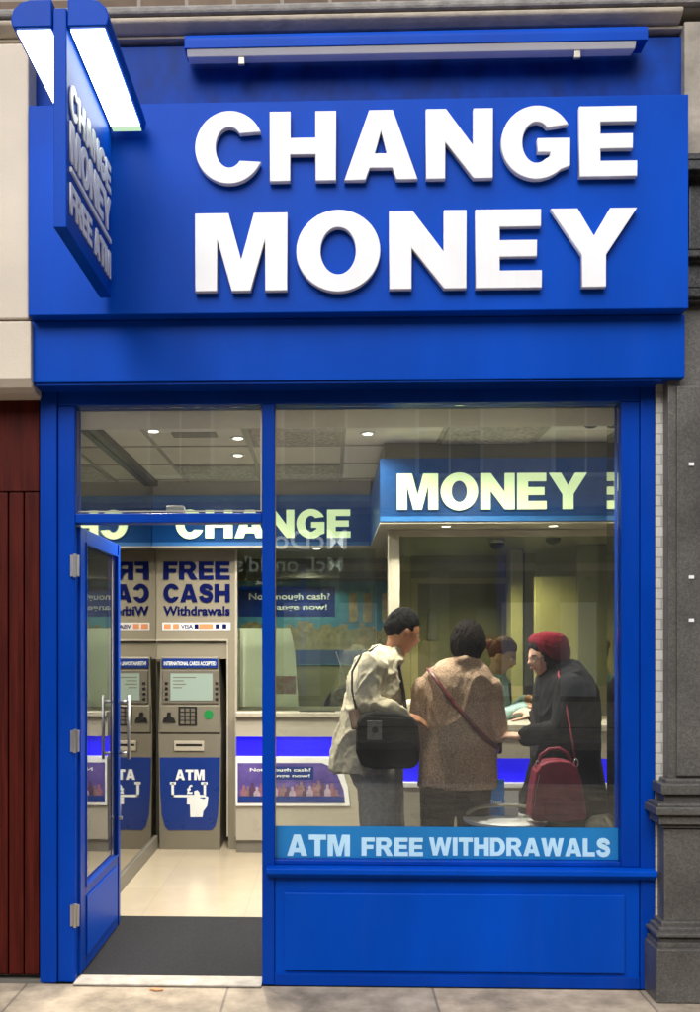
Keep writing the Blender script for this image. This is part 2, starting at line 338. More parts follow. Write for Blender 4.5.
def small(text, org, width, height, thick, m, parent, ex=XP, ey=ZP, en=-YP, offset=.02, name='lettering'):
    me = font_mesh(text, .5, offset)
    xs = [v.co.x for v in me.vertices]; ys = [v.co.y for v in me.vertices]; x0, x1, y0, y1 = min(xs), max(xs), min(ys), max(ys)
    for v in me.vertices: v.co = ((v.co.x - x0) / (x1 - x0) * width, (v.co.y - y0) / (y1 - y0) * height, v.co.z * thick)
    return to_world(me, Vector(org) + en * thick / 2, ex, ey, en, parent, name, m)
def capspx(text, u0, v0, u1, v1, Y, thick, m, parent, **k):      # letters filling a rectangle of the picture at depth Y
    vm = (v0 + v1) / 2; um = (u0 + u1) / 2
    a = at(u0, vm, Y); b = at(u1, vm, Y); zt = at(um, v0, Y).z; zb = at(um, v1, Y).z
    return (k.pop('fn', caps))(text, (a.x, Y, zb), b.x - a.x, zt - zb, thick, m, parent, **k)
# ================================================================ SETTING
F = 4.34
struct('ground', MB().add([(-200, -200, -.14), (200, -200, -.14), (200, 200, -.14), (-200, 200, -.14)], [(0, 1, 2, 3)]), M['asphalt'])
struct('road', MB().box(-40, -6.4, -.137, 40, -1.9, -.125), M['asphalt'])
struct('pavement', MB().box(-40, -1.75, -.12, 40, F - .001, 0), M['paving'])
struct('kerb', MB().box(-40, -1.9, -.13, 40, -1.753, .003), M['kerb'], .012)
struct('far_kerb', MB().box(-40, -6.55, -.13, 40, -6.4, .003), M['kerb'], .012)
struct('far_pavement', MB().box(-40, -9.0, -.12, 40, -6.553, 0), M['paving'])
# interior shell
CZ = EYE + 1.235
struct('floor', MB().box(-1.6, F + 1.06, -.05, 3.0, 9.0, .012), M['floor'])
struct('floor_base', MB().box(-1.6, F + .04, -.06, 3.0, F + 1.058, .002), M['skirt'])
struct('ceiling', MB().box(-1.6, F + .12, CZ, 3.0, 9.0, CZ + .15), M['ceil'])
struct('wall_left', MB().box(-1.6, F + .1, 0, -1.362, 9.0, CZ), M['wall_in'])
struct('wall_right', MB().box(2.4, F + .1, 0, 2.6, 9.0, CZ), M['wall_in'])
struct('wall_back', MB().box(-1.6, 8.6, 0, 2.6, 8.8, CZ), M['booth'])
# ================================================================ BUILDINGS EITHER SIDE AND ABOVE
b = thing('brick_building', (0, F + .2, 4.5), 'brown brick upper storey above the stone cornice over the blue shopfront', 'building')
obj('wall', MB().box(-12, F + .02, 4.44, 12, F + .6, 11.5), M['brick'], b)
cor = MB()
zc = lambda v: az(v, 4.2)
zc = lambda v: az(v, 4.24)
cor.box(-12, 4.285, az(35, 4.285), ax(690, 4.25), F + .3, zc(25))
obj('cornice_shadow_fillet', cor, M['stone_lt'], b, .01)
obj('cornice_moulding', MB().prism([(4.27, zc(24.8)), (4.25, zc(22)), (4.23, zc(19)), (4.225, zc(15)), (F + .3, zc(15)), (F + .3, zc(24.8))], 'X', -12, ax(695, 4.1)), M['stone_lt'], b, .006)
obj('cornice_ledge', MB().box(-12, 4.215, zc(13), ax(740, 4.1), F + .3, zc(4.5)), M['stone_gr'], b, .012)
obj('cornice_band', MB().box(-12, 4.245, zc(14.8), ax(760, 4.1), F + .3, zc(13.1)), M['stone'], b)
# left neighbour: beige stone pier and fascia
n = thing('stone_pier', (ax(5, 4.2), 4.3, 2.8), 'smooth beige stone wall left of the projecting blue sign', 'wall')
obj('upper_block', MB().box(-12, 4.19, az(319, 4.19, 20), ax(28.5, 4.19), F + .2, az(43, 4.19, 20)), M['beige'], n, .008)
lo = MB().prism([(4.19, az(321, 4.19, 20)), (4.19, az(378, 4.19, 20)), (4.215, az(386, 4.19, 20)), (4.25, az(390, 4.19, 20)), (F + .2, az(390, 4.19, 20)), (F + .2, az(321, 4.19, 20))], 'X', -12, ax(31, 4.19))
obj('lower_block', lo, M['beige'], n, .006)
obj('pier_core', MB().box(-12, 4.30, az(391, 4.3, 20), ax(36, 4.3), F + .6, 4.44), M['stone'], n)
# wooden door panelling
w = thing('wooden_shutter', (ax(0, 4.4), 4.42, 0), 'dark red wooden boarded door left of the blue frame', 'door')
xr = ax(39, 4.36)
zt = az(394, 4.36, 20); zm = az(492, 4.36, 20); zb = .02
wb = MB(); wb.box(xr - 2.2, 4.40, zb, xr, 4.46, zt); obj('backing_board', wb, M['wood'], w)
x = xr - .004; k = 0
while x > xr - 2.1:
    wd = .075; p = MB().box(x - wd + .006, 4.375, zb + .01, x, 4.399, zm); o = obj('plank', p, M['wood'], w, .004)
    x -= wd; k += 1
obj('top_panel', MB().box(xr - 2.2, 4.37, zm + .004, xr - .001, 4.399, zt), M['wood'], w, .004)
struct('neighbour_wall', MB().box(-12, 4.36, 0, xr - 2.21, F + .6, zt), M['stone'])
# granite pilaster at right
g = thing('granite_pilaster', (ax(690, 4.25), 4.3, 0), 'grey speckled granite pilaster with moulded plinth right of the shop', 'pilaster')
def gx(u, Y=4.25): return ax(u, Y)
xe = gx(790)
obj('base_block', MB().box(gx(656.5, 4.18), 4.18, 0.0, xe, F + .4, az(949, 4.18, 680)), M['granite'], g, .008)
mo = MB()
def mould(prof, ul, mb):
    """moulding: (v, depth, u) stations stacked as slabs running to the right"""
    for (v0, Y, u), (v1, _, _) in zip(prof, prof[1:]):
        mb.box(ax(u, Y), Y, az(v0, Y, 680), xe, F + .4, az(v1, Y, 680) + .0005)
mould([(948.5, 4.20, 657.5), (943, 4.215, 659), (938, 4.19, 657), (934, 4.215, 659), (928, 4.235, 661.5), (922, 4.245, 663)], 0, mo)
obj('base_moulding', mo, M['granite'], g, .006, seg=3)
obj('pedestal', MB().box(ax(664, 4.25), 4.25, az(921.5, 4.25, 680), xe, F + .4, az(829, 4.25, 680)), M['granite'], g, .004)
mo = MB()
mould([(828.5, 4.235, 662), (825, 4.21, 659), (816, 4.185, 656), (808, 4.20, 658), (804, 4.24, 664), (795, 4.215, 661.5), (784, 4.245, 666), (779, 4.255, 668)], 0, mo)
obj('plinth_moulding', mo, M['granite'], g, .007, seg=3)
obj('shaft', MB().box(ax(668, 4.27), 4.27, az(778.5, 4.27, 680), xe, F + .4, az(304, 4.27, 690)), M['granite'], g, .004)
obj('shaft_panel', MB().box(ax(677, 4.255), 4.255, az(776, 4.255, 680), xe, 4.2695, az(386, 4.255, 690)), M['granite'], g, .004)
for v in (577, 620, 464):
    obj('stud', MB().pbox(689, v - 1.6, 694, v + 1.6, 4.249, .006), M['white'], g)
cp = MB()
mould([(302, 4.22, 684), (297, 4.20, 682), (288, 4.25, 688), (262, 4.23, 686), (257, 4.20, 683), (250, 4.26, 689), (176, 4.22, 685), (170, 4.18, 683), (160, 4.20, 684), (153, 4.2, 684)], 0, cp)
obj('bracket_capital', cp, M['granite_dk'], g, .006)
obj('stone_head', MB().box(ax(684, 4.25) + .006, 4.26, az(152.8, 4.25, 690), xe, F + .4, zc(25.2)), M['stone'], g, .004)
struct('neighbour_wall_right', MB().box(xe + .003, 4.30, 0, 12, F + .6, zc(34) - .003), M['granite'])
tl = struct('tiled_jamb', MB().box(ax(655.5, 4.33) + .002, 4.335, 0.004, ax(667.9, 4.33), F + .4, az(376, 4.335, 660)), M['tile_w'])
tl['kind'] = 'structure'; tl.name = 'tiled_wall_strip'
# ================================================================ BLUE SHOPFRONT
s = thing('shopfront', (ax(340, F), F, 0), 'royal blue painted timber shopfront with large display window and doorway', 'shopfront')
Z0 = .004
XL, XR = ax(40, F), ax(655, F)
zh0, zh1 = az(384, F), az(403, F)
zsill = az(866, F)
def fr(name, u0, z0, u1, z1, y0=F, d=.10, m='blue_dk', bev=.004):
    return obj(name, MB().box(ax(u0, F), y0, z0, ax(u1, F), y0 + d, z1), M[m], s, bev)
fr('stile', 40, Z0, 57, zh0 + .05, F, .12)
fr('stile', 57.3, Z0, 74.5, zh1 - .001, F + .012, .11)
fr('stile', 640.5, Z0, 655, zh0 + .05, F, .12)
fr('stile', 622, zsill + .001, 640.2, zh1 - .001, F + .010, .11)
fr('mullion', 262, Z0, 274.5, zh1 - .001, F + .004, .12)
fr('transom', 74.7, az(521.5, F), 261.8, az(512, F), F + .014, .09)
fr('head_rail', 57.3, zh1, 640.2, zh0 + .05, F + .006, .11)
fr('bottom_rail', 274.7, zsill + .001, 621.8, az(861, F), F + .014, .09)
fr('stall_riser', 274.7, Z0, 640.2, zsill - .052, F + .012, .10, 'blue')
obj('raised_panel', MB().box(ax(284, F), F - .004, az(971, F), ax(625, F), F + .0115, az(893, F)), M['blue'], s, .005)
sill = MB().prism([(F - .045, zsill - .028), (F - .045, zsill - .004), (F + .03, zsill + .0005), (F + .10, zsill + .0005), (F + .10, zsill - .051), (F - .02, zsill - .051)], 'X', ax(267, F), ax(654.5, F))
obj('sill', sill, M['blue'], s, .004)
obj('base_strip', MB().box(ax(274.7, F), F + .002, Z0, ax(640.2, F), F + .0118, az(975, F)), M['blue_dk'], s, .002)
# frame beads (pale glazing gasket)
gl = MB()
def ring(mb, u0, v0, u1, v1, Y, t, d):
    a, c = at(u0, (v0 + v1) / 2, Y), at(u1, (v0 + v1) / 2, Y); zt_, zb_ = at((u0 + u1) / 2, v0, Y).z, at((u0 + u1) / 2, v1, Y).z
    mb.box(a.x, Y, zb_, a.x + t, Y + d, zt_); mb.box(c.x - t, Y, zb_, c.x, Y + d, zt_); mb.box(a.x + t, Y, zt_ - t, c.x - t, Y + d, zt_); mb.box(a.x + t, Y, zb_, c.x - t, Y + d, zb_ + t)
ring(gl, 274.6, 403.2, 621.9, 860.8, F + .055, .006, .008)
ring(gl, 74.8, 403.2, 261.8, 511.8, F + .055, .006, .008)
obj('glazing_gasket', gl, M['frame_in'], s)
pn = obj('window_pane', MB().box(ax(274.7, F), F + .058, az(860.8, F), ax(621.8, F), F + .064, zh1 - .001), M['glass'], s)
pn = obj('transom_pane', MB().box(ax(74.7, F), F + .058, az(511.8, F), ax(261.8, F), F + .064, zh1 - .001), M['glass'], s)
struct('threshold', MB().box(ax(74.7, F), F - .03, .003, ax(261.8, F), F + .09, .014), M['thresh'], .004)
dm = tag(obj('doormat', MB().box(-1.34, F + .095, .004, .60, F + 1.055, .013), M['mat']), 'charcoal ribbed doormat just inside the open doorway', 'doormat')
# window vinyl
v = thing('window_banner', (ax(448, F), F + .05, az(860, F)), 'light blue vinyl strip reading ATM FREE WITHDRAWALS along the window foot', 'sticker')
obj('vinyl_strip', MB().box(ax(274.9, F), F + .052, az(860.6, F), ax(621.6, F), F + .0545, az(828.5, F)), M['sticker'], v)
YV = F + .052
capspx('ATM', 287, 834.5, 350, 856, YV, .002, M['stickert'], v)
capspx('FREE', 361.5, 837.5, 423, 856, YV, .002, M['stickert'], v)
capspx('WITHDRAWALS', 429, 837.8, 610, 856, YV, .002, M['stickert'], v)
# fascia
f = thing('fascia_sign', (ax(350, 4.2), 4.2, 2.8), 'large blue fascia with raised white letters CHANGE MONEY above the window', 'sign')
YU, YL = 4.15, 4.22
zu0, zu1 = az(312, YU), az(100, YU)
obj('upper_board', MB().box(ax(28.5, YU), YU, zu0, ax(688.5, YU), F + .10, zu1), M['blue'], f, .004)
obj('lower_board', MB().box(ax(30.5, YL), YL, az(380, YL), ax(685, YL), F + .10, zu0 - .0015), M['blue'], f, .004)
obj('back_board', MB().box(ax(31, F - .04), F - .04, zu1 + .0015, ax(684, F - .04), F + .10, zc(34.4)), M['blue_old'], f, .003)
obj('soffit', MB().box(ax(42, F), YL + .01, az(380, YL) - .012, ax(654, F), F + .004, az(380, YL) - .001), M['blue_dk'], f, .002)
YT = YU - .004
capspx('CHANGE', 196, 113, 635, 182.5, YT, .03, M['letter'], f, each=True, bev=.003, gap=.115)
capspx('MONEY', 196, 213.5, 635, 291.5, YT, .03, M['letter'], f, each=True, bev=.003, gap=.11)
struct('lintel', MB().box(XL - .1, F + .125, zh1, XR + .1, F + .5, 4.43), M['wall_in'])
# trough light above the fascia
YT_ = 4.17
t = thing('trough_light', (ax(415, 4.0), 4.0, 4.1), 'long blue trough light with pale underside above the word CHANGE', 'light fitting')
xa, xb = ax(184.5, YT_), ax(648, YT_); z1 = az(26, YT_, 415); zmid = az(44, YT_, 415); z2 = az(53.5, YT_ + .02, 415)
zq_ = zmid + (z1 - zmid) * .45; pr = [(YT_ + .098, zmid), (YT_, zmid)] + [(YT_ + .05 - .05 * math.cos(R(a)), zq_ + (z1 - zq_) * math.sin(R(a))) for a in range(0, 181, 15)]
obj('blue_cover', MB().prism(pr, 'X', xa, xb), M['blue'], t, .002, smooth=False)
obj('white_reflector', MB().prism([(YT_ + .004, zmid - .001), (YT_ + .022, z2 + .004), (YT_ + .085, z2 + .012), (YT_ + .098, zmid - .001)], 'X', xa + .01, xb - .05), M['white'], t, .002)
for u in (242, 576):
    xx = ax(u, YT_ + .05)
    obj('bracket', MB().box(xx - .014, YT_ + .024, z2 - .030, xx + .014, YT_ + .040, z2 + .0035), M['frame_in'], t, .003)
    obj('wall_rod', MB().tube([(xx, YT_ + .0985, z1 - .03), (xx, F - .042, z1 - .03)], .012), M['chrome'], t)
# projecting blade sign
Yn, Yf = 3.40, 4.10
bs = thing('blade_sign', (-1.0, 3.75, 3.13), 'narrow blue double sided sign projecting at left with lit hoods on top', 'sign')
xl, xr_ = -1.02, -.970
zb, zt = 3.135, 3.945
obj('panel', MB().box(xl, Yn, zb, xr_, Yf, zt), M['blue'], bs, .004)
for sgn, xx in ((1, xr_), (-1, xl)):
    P = lambda d, z: (xx + sgn * d, z)
    prof = [P(.004, 3.874), P(.150, 3.874), P(.158, 3.905), P(.148, 3.94), P(.12, 3.966), P(.085, 3.975), P(.004, 3.975)]
    h = obj('lamp_hood', MB().prism(prof, 'Y', Yn - .004, Yf), M['blue'], bs, .005)
    obj('diffuser', MB().box(xx + sgn * .012, Yn + .012, 3.866, xx + sgn * .138, Yf - .055, 3.8735), M['lamp'], h)
    obj('diffuser_fade', MB().box(xx + sgn * .012, Yf - .054, 3.866, xx + sgn * .138, Yf - .015, 3.8735), M['lampfade'], h)  # greenish fade of the lamp light, built as a separate strip
W_ = Yf - Yn
for sgn, xx in ((1, xr_ + .001), (-1, xl - .001)):
    ex = YP * sgn; y0 = Yn + .035 if sgn > 0 else Yf - .035; en = XP * sgn
    def bl(txt, z, hh, wd):
        return caps(txt, (xx, y0 + sgn * (W_ - .07 - wd) / 2, z), wd, hh, .006, M['white'], bs, ex=ex, en=en)
    bl('CHANGE', 3.575, .125, .63); bl('MONEY', 3.40, .15, .63)
    yb0, yb1 = Yn + .035, Yf - .035
    obj('rule_line', MB().box(xx, yb0, 3.36, xx + sgn * .008, yb1, 3.378), M['white'], bs)
    bl('FREE ATM', 3.205, .115, .63)
for z in (3.25, 3.70):
    obj('wall_bracket', MB().tube([(-.995, Yf - .01, z), (-.995, YU + .002 if z < 4.0 else F, z)], .014), M['blue'], bs)
# ================================================================ OPEN GLASS DOOR
d = thing('glass_door', (ax(75, F), F + .05, .01), 'blue framed glass door swung inward at the left jamb', 'door')
dx1 = -1.188; dx0 = dx1 - .042
dy0, dy1 = F + .06, F + .90; dz0, dz1 = .022, az(523, F) - .004
zr = .42
obj('stile', MB().box(dx0, dy0, dz0, dx1, dy0 + .10, dz1), M['blue_dk'], d, .003)
obj('stile', MB().box(dx0, dy1 - .038, dz0, dx1, dy1, dz1), M['blue_dk'], d, .003)
obj('top_rail', MB().box(dx0, dy0 + .101, dz1 - .07, dx1, dy1 - .066, dz1), M['blue_dk'], d, .003)
obj('kick_panel', MB().box(dx0, dy0 + .101, dz0, dx1, dy1 - .066, zr), M['blue_dk'], d, .003)
obj('kick_plate', MB().box(dx1 + .0005, dy0 + .10, dz0 + .06, dx1 + .007, dy1 - .10, zr - .05), M['blue'], d, .003)
obj('glass_pane', MB().box(dx0 + .017, dy0 + .099, zr + .001, dx0 + .025, dy1 - .066, dz1 - .069), M['glass'], d)
be = MB()
for xx in (dx1, dx0 - .005):
    be.box(xx, dy0 + .096, zr - .006, xx + .005, dy0 + .106, dz1 - .064); be.box(xx, dy1 - .074, zr - .006, xx + .005, dy1 - .064, dz1 - .064)
    be.box(xx, dy0 + .1065, zr - .006, xx + .005, dy1 - .0745, zr + .004); be.box(xx, dy0 + .1065, dz1 - .074, xx + .005, dy1 - .0745, dz1 - .064)
obj('glazing_bead', be, M['blue_dk'], d)
hy = dy1 - .033
for sg, xx in ((1, dx1), (-1, dx0)):
    hb = MB()
    for z in (.985, 1.275): hb.tube([(xx, hy, z), (xx + sg * .055, hy, z)], .008)
    hb.tube([(xx + sg * .055, hy, .95), (xx + sg * .055, hy, 1.31)], .009); obj('pull_handle', hb, M['chrome'], d, smooth=True)
obj('lock', MB().lathe((dx1 + .006, hy, .62), [(.014, -.008), (.014, .008)], 16), M['chrome'], d)
for vv in (565, 742, 918):
    z = az(vv, F); hg = MB().box(ax(70.5, F), F - .002, z - .05, ax(79, F), F + .0115, z + .05); hg.tube([(ax(75, F), F - .003, z - .055), (ax(75, F), F - .003, z + .055)], .0085)
    obj('hinge', hg, M['chrome'], d)
# ================================================================ INTERIOR
mr = tag(obj('wall_mirror', MB().box(-1.360, F + .12, .115, -1.350, 7.19, CZ - .004), M['mirror']), 'tall tinted mirror covering the left inside wall behind the door', 'mirror')
struct('skirting', MB().box(-1.361, F + .12, .013, -1.335, 7.19, .114), M['skirt'])
rail = tag(obj('ceiling_rail', MB().box(-1.349, F + .35, CZ - .045, -1.30, 7.0, CZ - .002), M['brown_rail'], None, .004), 'dark bronze rail along the ceiling edge above the mirror', 'rail')
# ceiling grid
x0g, y0g, pt = -1.08, 4.62, .58
gr = MB()
for i in range(0, 7): gr.box(x0g + i * pt - .012, F + .13, CZ - .006, x0g + i * pt + .012, 8.5, CZ - .0015)
for j in range(0, 5): gr.box(-1.34, y0g + j * pt - .012, CZ - .0055, 2.39, y0g + j * pt + .012, CZ - .001)
struct('ceiling_grid', gr, M['grid'])
lp0 = None
lab = {(0, 0): 'prismatic ceiling panel near the window in the left row', (0, 3): 'prismatic ceiling panel far back in the left row', (1, 1): 'prismatic ceiling panel beside the mullion nearer the window', (1, 3): 'prismatic ceiling panel just above the word CHANGE',
       (2, 0): 'prismatic ceiling panel nearest the glass left of the word MONEY', (3, 1): 'prismatic ceiling panel above the word MONEY', }
for (i, j), lb in lab.items():
    cx, cy = x0g + i * pt + pt / 2, y0g + j * pt + pt / 2
    if lp0 is None:
        lp0 = thing('ceiling_panel', (cx, cy, CZ - .006), lb, 'ceiling panel', 'prismatic panels in the ceiling grid')
        rg = MB(); h = pt / 2 - .014
        for a, b2, c, e in ((-h, -h, h, -h + .02), (-h, h - .02, h, h), (-h, -h + .0205, -h + .02, h - .0205), (h - .02, -h + .0205, h, h - .0205)): rg.box(cx + a, cy + b2, CZ - .012, cx + c, cy + e, CZ - .0065)
        obj('frame', rg, M['grid'], lp0)
        pr = MB(); nn = 18
        for q in range(nn):
            ya = cy - h + .022 + (2 * h - .044) * q / nn; yb = cy - h + .022 + (2 * h - .044) * (q + 1) / nn
            pr.prism([(ya, CZ - .007), (yb - .003, CZ - .007), ((ya + yb) / 2, CZ - .014)], 'X', cx - h + .022, cx + h - .022)
        obj('diffuser', pr, M['prism'], lp0); lpo = lp0
    else:
        lpo = dup(lp0, (cx, cy, CZ - .006)); lpo['label'] = lb
# downlights
def make_down(x, y, z, lb):
    t = thing('downlight', (x, y, z), lb, 'downlight', 'small recessed downlights')
    obj('trim_ring', MB().lathe((x, y, z - .006), [(.030, .0055), (.046, .0055), (.046, 0), (.030, 0)], 24), M['white'], t)
    obj('lens', MB().lathe((x, y, z - .008), [(.020, .0015), (.028, .0015), (.028, 0), (.020, 0)][1:3], 24), M['spotlens'], t)
    return t
dl = [(-1.02, 5.35, CZ, 'downlight in the ceiling above the open door'), (-.55, 5.55, CZ, 'downlight in the ceiling just left of the mullion'), (.22, 4.95, CZ, 'downlight in the ceiling nearest the window right of the blue line'),
      (.22, 5.45, CZ, 'downlight in the ceiling behind the one nearest the window'), (.9, 5.0, CZ, 'downlight in the ceiling in front of the MONEY sign'), (-.6, 6.05, CZ, 'downlight in the ceiling above the word CHANGE')]
zs = EYE + .741
sof = [(.72, 5.80, zs - .004, 'downlight under the MONEY sign left of the woman in tan'), (1.38, 5.80, zs - .004, 'downlight under the MONEY sign above the red hat'), (-.1, 7.12, zs - .004, 'downlight under the CHANGE sign near the booth corner'), (-.85, 6.7, CZ, 'downlight in the ceiling in front of the cash machine')]
d0 = None
for x, y, z, lb in dl + sof:
    if d0 is None: d0 = make_down(x, y, z, lb)
    else:
        c = dup(d0, (x, y, z)); c['label'] = lb
def spot(x, y, z, e, col=(1, .92, .78), ang=130, r=.04, name='spot_lamp'):
    L = bpy.data.lights.new(name, 'SPOT'); L.energy = e; L.color = col; L.spot_size = R(ang); L.spot_blend = .6; L.shadow_soft_size = r
    o = bpy.data.objects.new(name, L); o.location = (x, y, z); COL.objects.link(o)
K = 3.0
for q, (x, y, z, lb) in enumerate(dl): spot(x, y, z - .02, (14 if q == 3 else 36) * K, ang=150)
spot(-.85, 6.5, CZ - .02, 14 * K, ang=150)
for x, y, z, lb in sof[:3]: spot(x, y, z - .02, 16 * K, ang=130)
# cameras on the ceiling
def dome(x, y, z, r, lb):
    t = thing('security_camera', (x, y, z), lb, 'security camera', 'dome cameras')
    obj('housing', MB().lathe((x, y, z - .035), [(r * 1.1, .0345), (r * 1.15, .02), (r * 1.05, 0)], 28), M['frame_in'], t, smooth=True)
    obj('dome_cover', MB().lathe((x, y, z - .035), [(r, -.001)] + [(r * math.cos(R(a)), -r * .9 * math.sin(R(a))) for a in range(10, 86, 12)], 28), M['dome'], t, smooth=True)
p = at(591, 402, 5.0); dome(p.x, 5.0, CZ - .001, .055, 'smoked dome camera on the ceiling at upper right behind the glass')
p = at(88, 403, 4.95); dome(-1.27, 4.95, CZ - .001, .055, 'dome camera on the ceiling at the upper left corner of the shop')
tag(obj('smoke_sensor', MB().lathe((at(545, 403, 4.95).x, 4.95, CZ - .03), [(.03, .029), (.034, .02), (.030, .004), (.018, 0)], 20), M['frame_in']), 'small round sensor on the ceiling left of the dome camera', 'sensor')
dome(at(497, 552, 6.5).x, 6.5, EYE + .735, .05, 'dark dome camera in the booth above the teller')
dome(at(553, 547, 6.2).x, 6.2, EYE + .735, .05, 'dark dome camera in the booth above the red hat')
vt = MB(); vx, vy = at(195, 437, 5.45).x, 5.45
for q in range(4): vt.box(vx - .13, vy - .06 + q * .03, CZ - .012, vx + .13, vy - .045 + q * .03, CZ - .001)
tag(obj('ceiling_vent', vt, M['grid']), 'small slotted vent in the ceiling above the free cash panel', 'vent')
# ---- CHANGE header over the cash machines and rear counter
ch = thing('lit_sign', (-.5, 7.05, zs), 'backlit blue bulkhead sign reading CHANGE above the cash machine and rear counter', 'sign')
zt2 = EYE + 1.125
obj('sign_panel', MB().box(-1.348, 7.02, zs + .001, .305, 7.6, zt2), M['sign_in'], ch, .003)
obj('bottom_edge', MB().box(-1.348, 7.012, zs + .001, .30, 7.0195, zs + .03), M['sign_edge'], ch)
obj('top_edge', MB().box(-1.348, 7.012, zt2 - .05, .30, 7.0195, zt2 - .002), M['sign_edge'], ch)
capspx('CHANGE', 176, 510, 350.5, 538, 7.014, .012, M['glow'], ch)
struct('bulkhead_soffit', MB().box(-1.348, 7.0, zs - .012, .305, 8.6, zs), M['frame_in'])
struct('bulkhead', MB().box(-1.348, 7.06, zt2 + .001, .305, 8.6, CZ - .001), M['wall_in'])
# ---- MONEY header over the right counter
mn = thing('lit_sign', (1.2, 5.65, zs), 'backlit blue bulkhead sign reading MONEY over the right counter', 'sign')
obj('sign_panel', MB().box(ax(380, 5.65), 5.65, zs + .001, 2.395, 5.80, zt2), M['sign_in'], mn, .003)
obj('bottom_edge', MB().box(ax(380, 5.65) + .002, 5.64, zs + .001, 2.39, 5.6495, zs + .03), M['sign_edge'], mn)
obj('side_panel', MB().box(ax(380, 5.65), 5.801, zs + .001, ax(380, 5.65) + .1, 7.0, zt2), M['sign_in'], mn, .003)
capspx('MONEY', 397, 473.5, 586.5, 509.5, 5.642, .012, M['glow'], mn)
struct('booth_bulkhead', MB().box(ax(380, 5.65) + .03, 5.72, zt2 + .001, 2.395, 8.59, CZ - .001), M['panel_in'])
struct('booth_soffit', MB().box(ax(380, 5.65), 5.65, zs - .012, 2.395, 8.59, zs), M['frame_in'])
# ---- mirror return by the window at right
pr = thing('mirror_pier', (1.6, 4.7, 0), 'short pier with a mirrored side at the right end of the window', 'pier')
obj('core', MB().box(1.458, F + .13, .01, 2.0, 4.92, CZ - .002), M['wall_in'], pr)
obj('mirror_face', MB().box(1.448, F + .14, .12, 1.4575, 4.915, CZ - .01), M['mirror'], pr)
# ---- ATM wall panel
YA = 7.19
xA0, xA1 = -1.349, ax(237.5, YA); xN = ax(227, YA); zN = az(641, YA)
ap = thing('cash_machine_surround', (-1.1, YA, 0), 'taupe wall panel lettered FREE CASH around the cash machine', 'wall panel')
obj('upper_panel', MB().box(xA0, YA, zN + .012, xA1, YA + .06, zs - .013), M['panel_in'], ap, .002)
obj('side_panel', MB().box(xN + .012, YA, .013, xA1, YA + .50, zN + .0115), M['panel_in'], ap, .002)
fz = MB(); fz.box(xA0, YA - .012, zN, xN + .012, YA - .001, zN + .014); fz.box(xN, YA - .012, .11, xN + .012, YA - .001, zN - .001); fz.box(xA1 - .018, YA - .014, .11, xA1, YA - .001, zs - .014)
obj('trim', fz, M['frame_in'], ap)
obj('recess_head', MB().box(xA0, YA + .02, az(659, YA), xN + .011, YA + .03, zN - .001), M['panel_in'], ap)
obj('recess_back', MB().box(xA0, YA + .48, .013, xN + .011, YA + .50, zN), M['atm_dk'], ap)
capspx('FREE', 163.5, 561.5, 230, 579.5, YA - .004, .004, M['navy'], ap)
capspx('CASH', 163.5, 584, 230, 602, YA - .004, .004, M['navy'], ap)
capspx('Withdrawals', 163.5, 606, 230, 615.5, YA - .004, .004, M['navy'], ap, fn=small, offset=.03)
cs = obj('card_strip', MB().pbox(162.5, 622.5, 230.5, 630, YA - .004, .003), M['white'], ap)
for u0, u1, mm in ((164, 171, 'orange'), (173, 179, 'orange'), (199, 213, 'orange')):
    obj('card_mark', MB().pbox(u0, 623.8, u1, 628.8, YA - .006, .0015), M[mm], cs)
capspx('VISA', 181, 624.2, 193, 628.6, YA - .006, .0015, M['navy'], cs, fn=small)
for u0 in (194.5, 215.5, 222.5): obj('card_mark', MB().pbox(u0, 624, u0 + 4, 628.6, YA - .006, .0015), M['navy'], cs)
# ---- the cash machine
am = thing('cash_machine', (ax(190, YA), YA + .1, 0), 'tall grey cash machine with blue ATM graphic in the recess', 'cash machine')
Ya = YA - .03
def A(u, v, Y=Ya): return at(u, v, Y)
bd = MB(); cab = [(159.5, 852), (158.3, 733), (160.5, 657), (218.8, 657), (221.3, 733), (220, 852)]
prf = [(A(u, v).x, A(u, v).z) for u, v in cab]; bd.prism(prf, 'Y', Ya, YA + .46); obj('cabinet', bd, M['atm'], am, .006)
hb = obj('header', MB().pbox(162, 658.5, 218, 668, Ya - .012, .0115), M['atm_blue'], am, .002)
capspx('INTERNATIONAL CARDS ACCEPTED', 164, 661.5, 216, 665.5, Ya - .0135, .0015, M['whitep'], hb, fn=small)
bz = obj('screen_bezel', MB().pbox(162.5, 670.5, 218.5, 703.5, Ya - .010, .0095), M['atm_dk'], am, .003)
obj('screen', MB().pbox(170.5, 673.5, 212.5, 700.5, Ya - .014, .0035), M['screen'], bz, .001)
sl = MB()
for q, (a, b2) in enumerate(((173, 190), (173, 184), (173, 186), (173, 182))): sl.pbox(a, 677 + q * 3.4, b2 + 6 * (q == 0), 678 + q * 3.4, Ya - .0146, .0005)
obj('screen_text', sl, M['atm_dk'], bz)
for q in range(4):
    for u in (165, 215.2): obj('side_key', MB().pbox(u, 682 + q * 5.2, u + 3, 684.6 + q * 5.2, Ya - .016, .0055), M['dark'], am, .001)
kp = MB().pbox(160.3, 705.5, 219.8, 732.5, Ya - .010, .0095); kpo = obj('keypad_panel', kp, M['atm'], am, .003)
ks = MB().pbox(178.5, 706.5, 197, 725.5, Ya - .016, .0055); kk = obj('keypad', ks, M['dark'], kpo, .001)
for r in range(4):
    for c in range(3): obj('key', MB().pbox(180.5 + c * 5.2, 708.5 + r * 4.2, 184.3 + c * 5.2, 711.6 + r * 4.2, Ya - .019, .0028), M['atm_dk'], kk)
